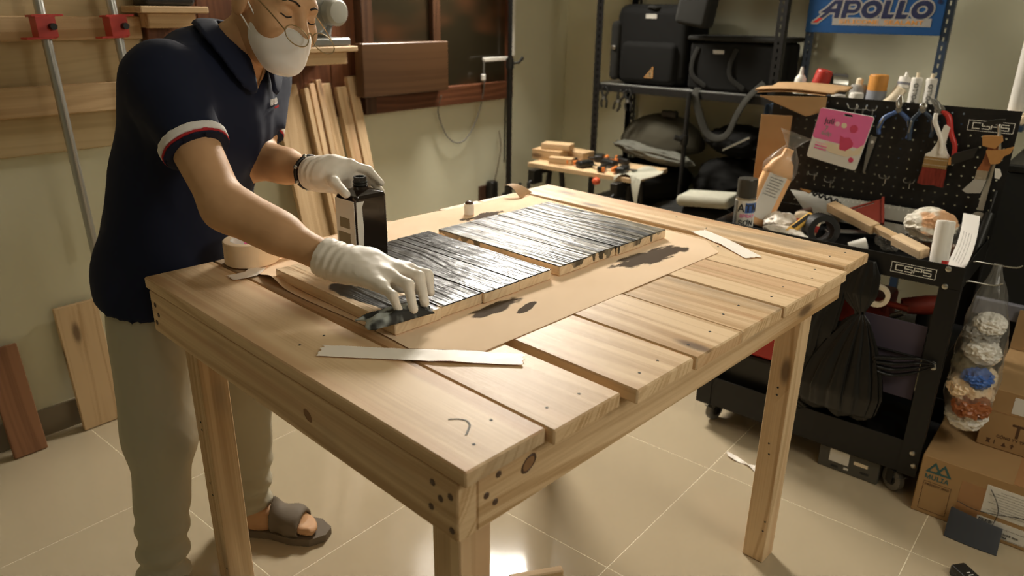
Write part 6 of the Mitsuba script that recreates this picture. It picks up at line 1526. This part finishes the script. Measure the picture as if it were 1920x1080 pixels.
add('orange_cap', ws(xf(rbox(0.035, 0.035, 0.032, 0.012, 8), M4((0.10, -0.168, 0.640)))), 'mat_red_orange', t, smooth=60)
def cloth_(s, q):
    x = 0.215 + 0.13 * s + 0.02 * np.sin(5 * q); y = 0.05 - 0.235 * q + 0.03 * np.sin(4 * s)
    over = np.maximum(-0.166 - y, 0)
    return np.stack([x + 0.5 * over * (s - 0.7), np.maximum(y, -0.170 - 0.02 * s), 0.680 + 0.006 * (1 + np.sin(7 * s + 5 * q)) - over * 2.6 * (0.6 + 0.8 * s)], -1)
add('paper_rag', ws(sheet(20, 24, cloth_, 0.0015)), 'mat_towel', smooth=True, label='pale rag draped over the right end of the work stand', cat='rag')

# ---------------------------------------------------------------- blue rack behind the pegboard, sign, bottles
t = thing('blue_rack', 'dark blue steel rack behind the pegboard carrying the sign', 'shelf rack')
SZ = 1.045
for x, sx in ((3.30, 1), (2.98, -1)):
    for y, sy in ((1.155, -1), (0.625, 1)):
        slotted(x, y, sx, sy, 0.002, 1.95 if x > 3.1 else SZ, t, 'mat_blue_metal', 0.030)
add('shelf_panel', bx(2.985, 3.325, 0.29, 1.15, SZ - 0.020, SZ), 'mat_blue_metal', t)
add('shelf_panel', bx(2.985, 3.325, 0.63, 1.15, 0.25, 0.27), 'mat_blue_metal', t)
t = thing('shop_sign', 'blue sign with outlined dark lettering on the blue rack', 'sign')
SX, SY, SB = 3.296, 0.905, 1.312
add('panel', bx(SX - 0.012, SX, 0.653, 1.157, SB, SB + 0.26), 'mat_blue_sign', t)
def L_O(w_, h_, st): return affinity.scale(Point(0, 0).buffer(1, 16), w_ / 2, h_ / 2).difference(affinity.scale(Point(0, 0).buffer(1, 16), w_ / 2 - st, h_ / 2 - st))
def logo_letters(h_, st):
    """the six letters as polygons, baseline at y = 0"""
    out, x = [], 0.0
    A = unary_union([Polygon([(-0.25 * h_, 0.30 * h_), (0.02 * h_, 0.52 * h_), (0.40 * h_, 1.0 * h_), (0.85 * h_, 1.0 * h_), (0.85 * h_, 0), (0.60 * h_, 0), (0.60 * h_, 0.30 * h_)]).difference(Polygon([(0.28 * h_, 0.52 * h_), (0.60 * h_, 0.52 * h_), (0.60 * h_, 0.80 * h_), (0.50 * h_, 0.80 * h_)])), Polygon([(-0.25 * h_, 0.0), (0.05 * h_, 0.30 * h_), (0.28 * h_, 0.30 * h_), (0.0, 0.0)])])
    out.append(A); x = 0.98 * h_
    P = unary_union([sbox(x, 0, x + st, h_), Polygon([(x, h_), (x, 0.28 * h_), (x + 0.6 * h_, 0.28 * h_), (x + 0.6 * h_, h_)]).union(affinity.scale(Point(x + 0.6 * h_, 0.64 * h_).buffer(0.36 * h_, 12), 0.9, 1)).difference(unary_union([sbox(x + st, 0.28 * h_ + st * 0.75, x + 0.6 * h_, h_ - st * 0.75), affinity.scale(Point(x + 0.6 * h_, 0.64 * h_).buffer(0.36 * h_ - st * 0.75, 12), 0.8, 1)]))])
    out.append(P); x += 1.02 * h_
    out.append(affinity.translate(L_O(1.06 * h_, h_, st), x + 0.53 * h_, h_ / 2)); x += 1.16 * h_
    for _ in range(2):
        out.append(Polygon([(x, 0), (x, h_), (x + st, h_), (x + st, st * 0.9), (x + 0.62 * h_, st * 0.9), (x + 0.54 * h_, 0)])); x += 0.72 * h_
    out.append(affinity.translate(L_O(1.06 * h_, h_, st), x + 0.53 * h_, h_ / 2)); x += 1.06 * h_
    return out, x
lt, wd = logo_letters(1.0, 0.27)
foot_ = Polygon([(-0.55, -0.30), (-0.25, -0.02), (-0.02, -0.02), (-0.30, -0.30)])
hq = 0.066; sc = 0.395 / wd
def LM(g_): return affinity.affine_transform(g_, [sc, sc * 0.12, 0, hq, -0.395 / 2 + 0.012, 0])
Msg = frame((SX - 0.0121, SY, SB + 0.058), (0, -1, 0), (-1, 0, 0))
back = unary_union([LM(g_) for g_ in lt] + [LM(foot_)]).buffer(0.0065, 6).union(sbox(-0.395 / 2 + 0.050, -0.028, 0.395 / 2 + 0.018, 0.002))
add('white_outline', xf(extr(back, 0.0015), Msg), 'mat_print_grey', t)
for g_ in lt: add('letter', xf(extr(LM(g_), 0.0012), Msg @ M4((0, 0, 0.0016))), 'mat_navy_print', t)
add('red_foot', xf(extr(LM(foot_), 0.0012), Msg @ M4((0, 0, 0.0016))), 'mat_red_plastic', t)
add('lettering', text_on('SILICONE  SEALANT', 0.0145, (Msg @ np.array([0.034, -0.0135, 0.0016, 1]))[:3], (0, -1, 0), (-1, 0, 0), 0.001, width=0.310), 'mat_orange_print', t)
add('lettering', text_on('®', 0.018, (Msg @ np.array([0.232, 0.062, 0.0016, 1]))[:3], (0, -1, 0), (-1, 0, 0), 0.001), 'mat_navy_print', t)

def lathe_thing(name, label, cat, x, y, parts_, group=None, M=None, z0=SZ + 0.0006):
    t = thing(name, label, cat, group)
    Mx = M if M is not None else M4((x, y, z0))
    for nm, pr, mm_ in parts_: add(nm, xf(lathe(pr, 22), Mx), mm_, t, smooth=35)
    return t, Mx
lathe_thing('glue_bottle', 'slim white bottle with nozzle at the left end of the shelf behind the pegboard', 'bottle', 3.10, 1.082, [('body', [(0, 0), (0.020, 0), (0.022, 0.004), (0.022, 0.092), (0.016, 0.105), (0.009, 0.110), (0, 0.110)], 'mat_white_plastic'), ('nozzle', [(0, 0.1102), (0.009, 0.1102), (0.007, 0.125), (0.004, 0.140), (0, 0.140)], 'mat_white_plastic')])
Mc_ = M4((3.11, 1.022, SZ + 0.008), rx=0.22)
lathe_thing('paint_tin', 'tilted white container with red top behind the kraft sheets', 'container', 0, 0, [('body', [(0, 0), (0.031, 0), (0.033, 0.004), (0.033, 0.062), (0, 0.062)], 'mat_white_plastic'), ('band', [(0.031, 0.0622), (0.0335, 0.0622), (0.0335, 0.072), (0.031, 0.072), (0.031, 0.0622)], 'mat_print_grey'), ('red_top', [(0, 0.0722), (0.033, 0.0722), (0.031, 0.120), (0.027, 0.127), (0, 0.127)], 'mat_red_paint')], M=Mc_)
Mc_ = M4((3.16, 0.952, SZ + 0.078), rz=0.5) @ M4(rx=math.pi / 2)
lathe_thing('silver_tape_roll', 'shiny silver tape roll standing on the shelf behind the pegboard', 'tape roll', 0, 0, [('tape', [(0.020, -0.028), (0.042, -0.028), (0.043, 0), (0.042, 0.028), (0.020, 0.028), (0.020, -0.028)], 'mat_steel')], M=Mc_)
t, _ = lathe_thing('jar', 'dark jar lid under the silver tape roll', 'jar', 3.16, 0.952, [('body', [(0, 0), (0.040, 0), (0.041, 0.003), (0.041, 0.026), (0.036, 0.033), (0, 0.033)], 'mat_grey_band')])
lathe_thing('spray_nozzle_can', 'grey can with pale cap left of the orange capped can', 'can', 3.12, 0.862, [('body', [(0, 0), (0.030, 0), (0.032, 0.004), (0.032, 0.075), (0.026, 0.085), (0, 0.085)], 'mat_print_grey'), ('cap', [(0, 0.0852), (0.013, 0.0852), (0.013, 0.104), (0.006, 0.110), (0, 0.110)], 'mat_cream')])
lathe_thing('putty_tub', 'small pale tub in front of the grey can', 'tub', 3.03, 0.905, [('body', [(0, 0), (0.022, 0), (0.026, 0.045), (0.024, 0.05), (0, 0.052)], 'mat_bristle_grey')])
lathe_thing('putty_tub', 'off-white tub between the grey can and the orange capped can', 'tub', 3.035, 0.842, [('body', [(0, 0), (0.022, 0), (0.025, 0.055), (0.022, 0.062), (0, 0.064)], 'mat_white_plastic')])
lathe_thing('foam_can', 'grey can with big orange cap on the shelf behind the pegboard', 'can', 3.10, 0.790, [('body', [(0, 0), (0.033, 0), (0.035, 0.004), (0.035, 0.070), (0, 0.070)], 'mat_foam_grey'), ('cap', [(0, 0.0702), (0.034, 0.0702), (0.034, 0.122), (0.031, 0.127), (0, 0.127)], 'mat_orange_print')])
t = thing('sealant_bottle', 'white bent sealant bottle right of the orange capped can', 'bottle')
add('body', tube(smoothline([(3.08, 0.745, SZ + 0.024), (3.09, 0.722, SZ + 0.05), (3.10, 0.705, SZ + 0.085)], 8), [0.020] * 6 + [0.022] * 6 + [0.021] * 5, 14), 'mat_cream', t, smooth=True)
add('head', cyl((3.105, 0.702, SZ + 0.086), (3.11, 0.700, SZ + 0.125), 0.024, 16, 0.022), 'mat_white_plastic', t, smooth=40)
add('tip', cyl((3.11, 0.700, SZ + 0.1252), (3.112, 0.700, SZ + 0.142), 0.008, 10, 0.005), 'mat_white_plastic', t, smooth=40)
add('collar', cyl((3.106, 0.7015, SZ + 0.098), (3.107, 0.701, SZ + 0.106), 0.0245, 16), 'mat_grey_band', t, smooth=40)
for y, lb in ((0.655, 'white sealant tube with dark lettering, left of the two upright ones'), (0.612, 'white sealant tube with dark lettering, right of the two upright ones')):
    t, Mt = lathe_thing('sealant_tube', lb, 'tube', 3.08, y - 0.005 if y < 0.63 else y, [('body', [(0, 0), (0.0185, 0), (0.019, 0.002), (0.019, 0.122), (0.017, 0.126), (0, 0.127)], 'mat_white_plastic'), ('nozzle', [(0, 0.1272), (0.006, 0.1272), (0.005, 0.143), (0, 0.143)], 'mat_cream')], 'sealant tubes behind the pegboard')
    m_ = meshkit.text_mesh('APOLLO', 0.014, 0.0006, True); b_ = m_.bounds; m_.apply_translation([-b_[0][0], -(b_[0][1] + b_[1][1]) / 2, 0]); m_.apply_scale([0.085 / (b_[1][0] - b_[0][0]), 1, 1])
    v_ = np.array(m_.vertices); m_.vertices = np.stack([-v_[:, 1], v_[:, 0] + 0.022, v_[:, 2] + 0.0006], 1)
    add('lettering', wrap(m_, 0.019, Mt, math.atan2(-3.08, y) + 0.0), 'mat_print_black', t)
# kraft sheets lying over the top of the pegboard
def ks(z0, y0, y1, x0, x1, sag, ph):
    return lambda s, q: np.stack([x0 + (x1 - x0) * q + 0.012 * np.sin(3 * s + ph), y0 + (y1 - y0) * s + 0.02 * q, z0 + 0.004 * np.sin(2.5 * s + ph) - sag * np.maximum(s - 0.55, 0)**1.5 * 1.2 * (1 - q * 0.6) + 0.004 * np.sin(7 * q)], -1)
add('kraft_sheet', sheet(24, 12, ks(1.139, 0.785, 1.05, 2.575, 2.84, 0.02, 0.1), 0.005), 'mat_kraft_mid', smooth=True, label='pale folded kraft paper lying on top of the pegboard', cat='kraft paper')
add('kraft_sheet', sheet(24, 12, ks(1.131, 0.81, 1.04, 2.57, 2.82, 0.02, 0.1), 0.002), 'mat_kraft_dark', smooth=True, label='darker kraft sheet under the pale folded one on the pegboard', cat='kraft paper')
def hangk(s, q): return np.stack([2.563 - 0.004 * np.sin(3 * s), 0.800 + 0.225 * s, 1.130 - 0.065 * q * np.clip(1.0 - np.abs(s - 0.25) * 1.3, 0.05, 1) - 0.012 * s], -1)
add('kraft_sheet', sheet(20, 8, hangk, 0.002), 'mat_kraft_mid', smooth=True, label='kraft sheet folded down over the front of the pegboard', cat='kraft paper')
# dark cabinet at the right edge
t = thing('black_cabinet', 'dark grey cabinet standing behind the cardboard boxes at the right edge', 'cabinet')
add('body', bx(2.76, 3.20, -0.45, 0.286, 0.002, 0.93, 0.006), 'mat_grey_cloth', t)
add('ledge', bx(2.735, 2.7595, -0.45, 0.282, 0.46, 0.515, 0.003), 'mat_grey_band', t)
add('lid', bx(2.75, 3.21, -0.46, 0.290, 0.9305, 0.955, 0.006), 'mat_black_plastic', t)
t = thing('white_post', 'pale round post on a wooden foot at the upper right edge', 'post')
add('foot', bx(2.99, 3.12, 0.292, 0.43, SZ + 0.0006, SZ + 0.030, 0.006), 'mat_tape_paper', t)
add('post', cyl((3.05, 0.33, SZ + 0.0302), (3.05, 0.33, 1.45), 0.024, 18), 'mat_white_plastic', t, smooth=40)
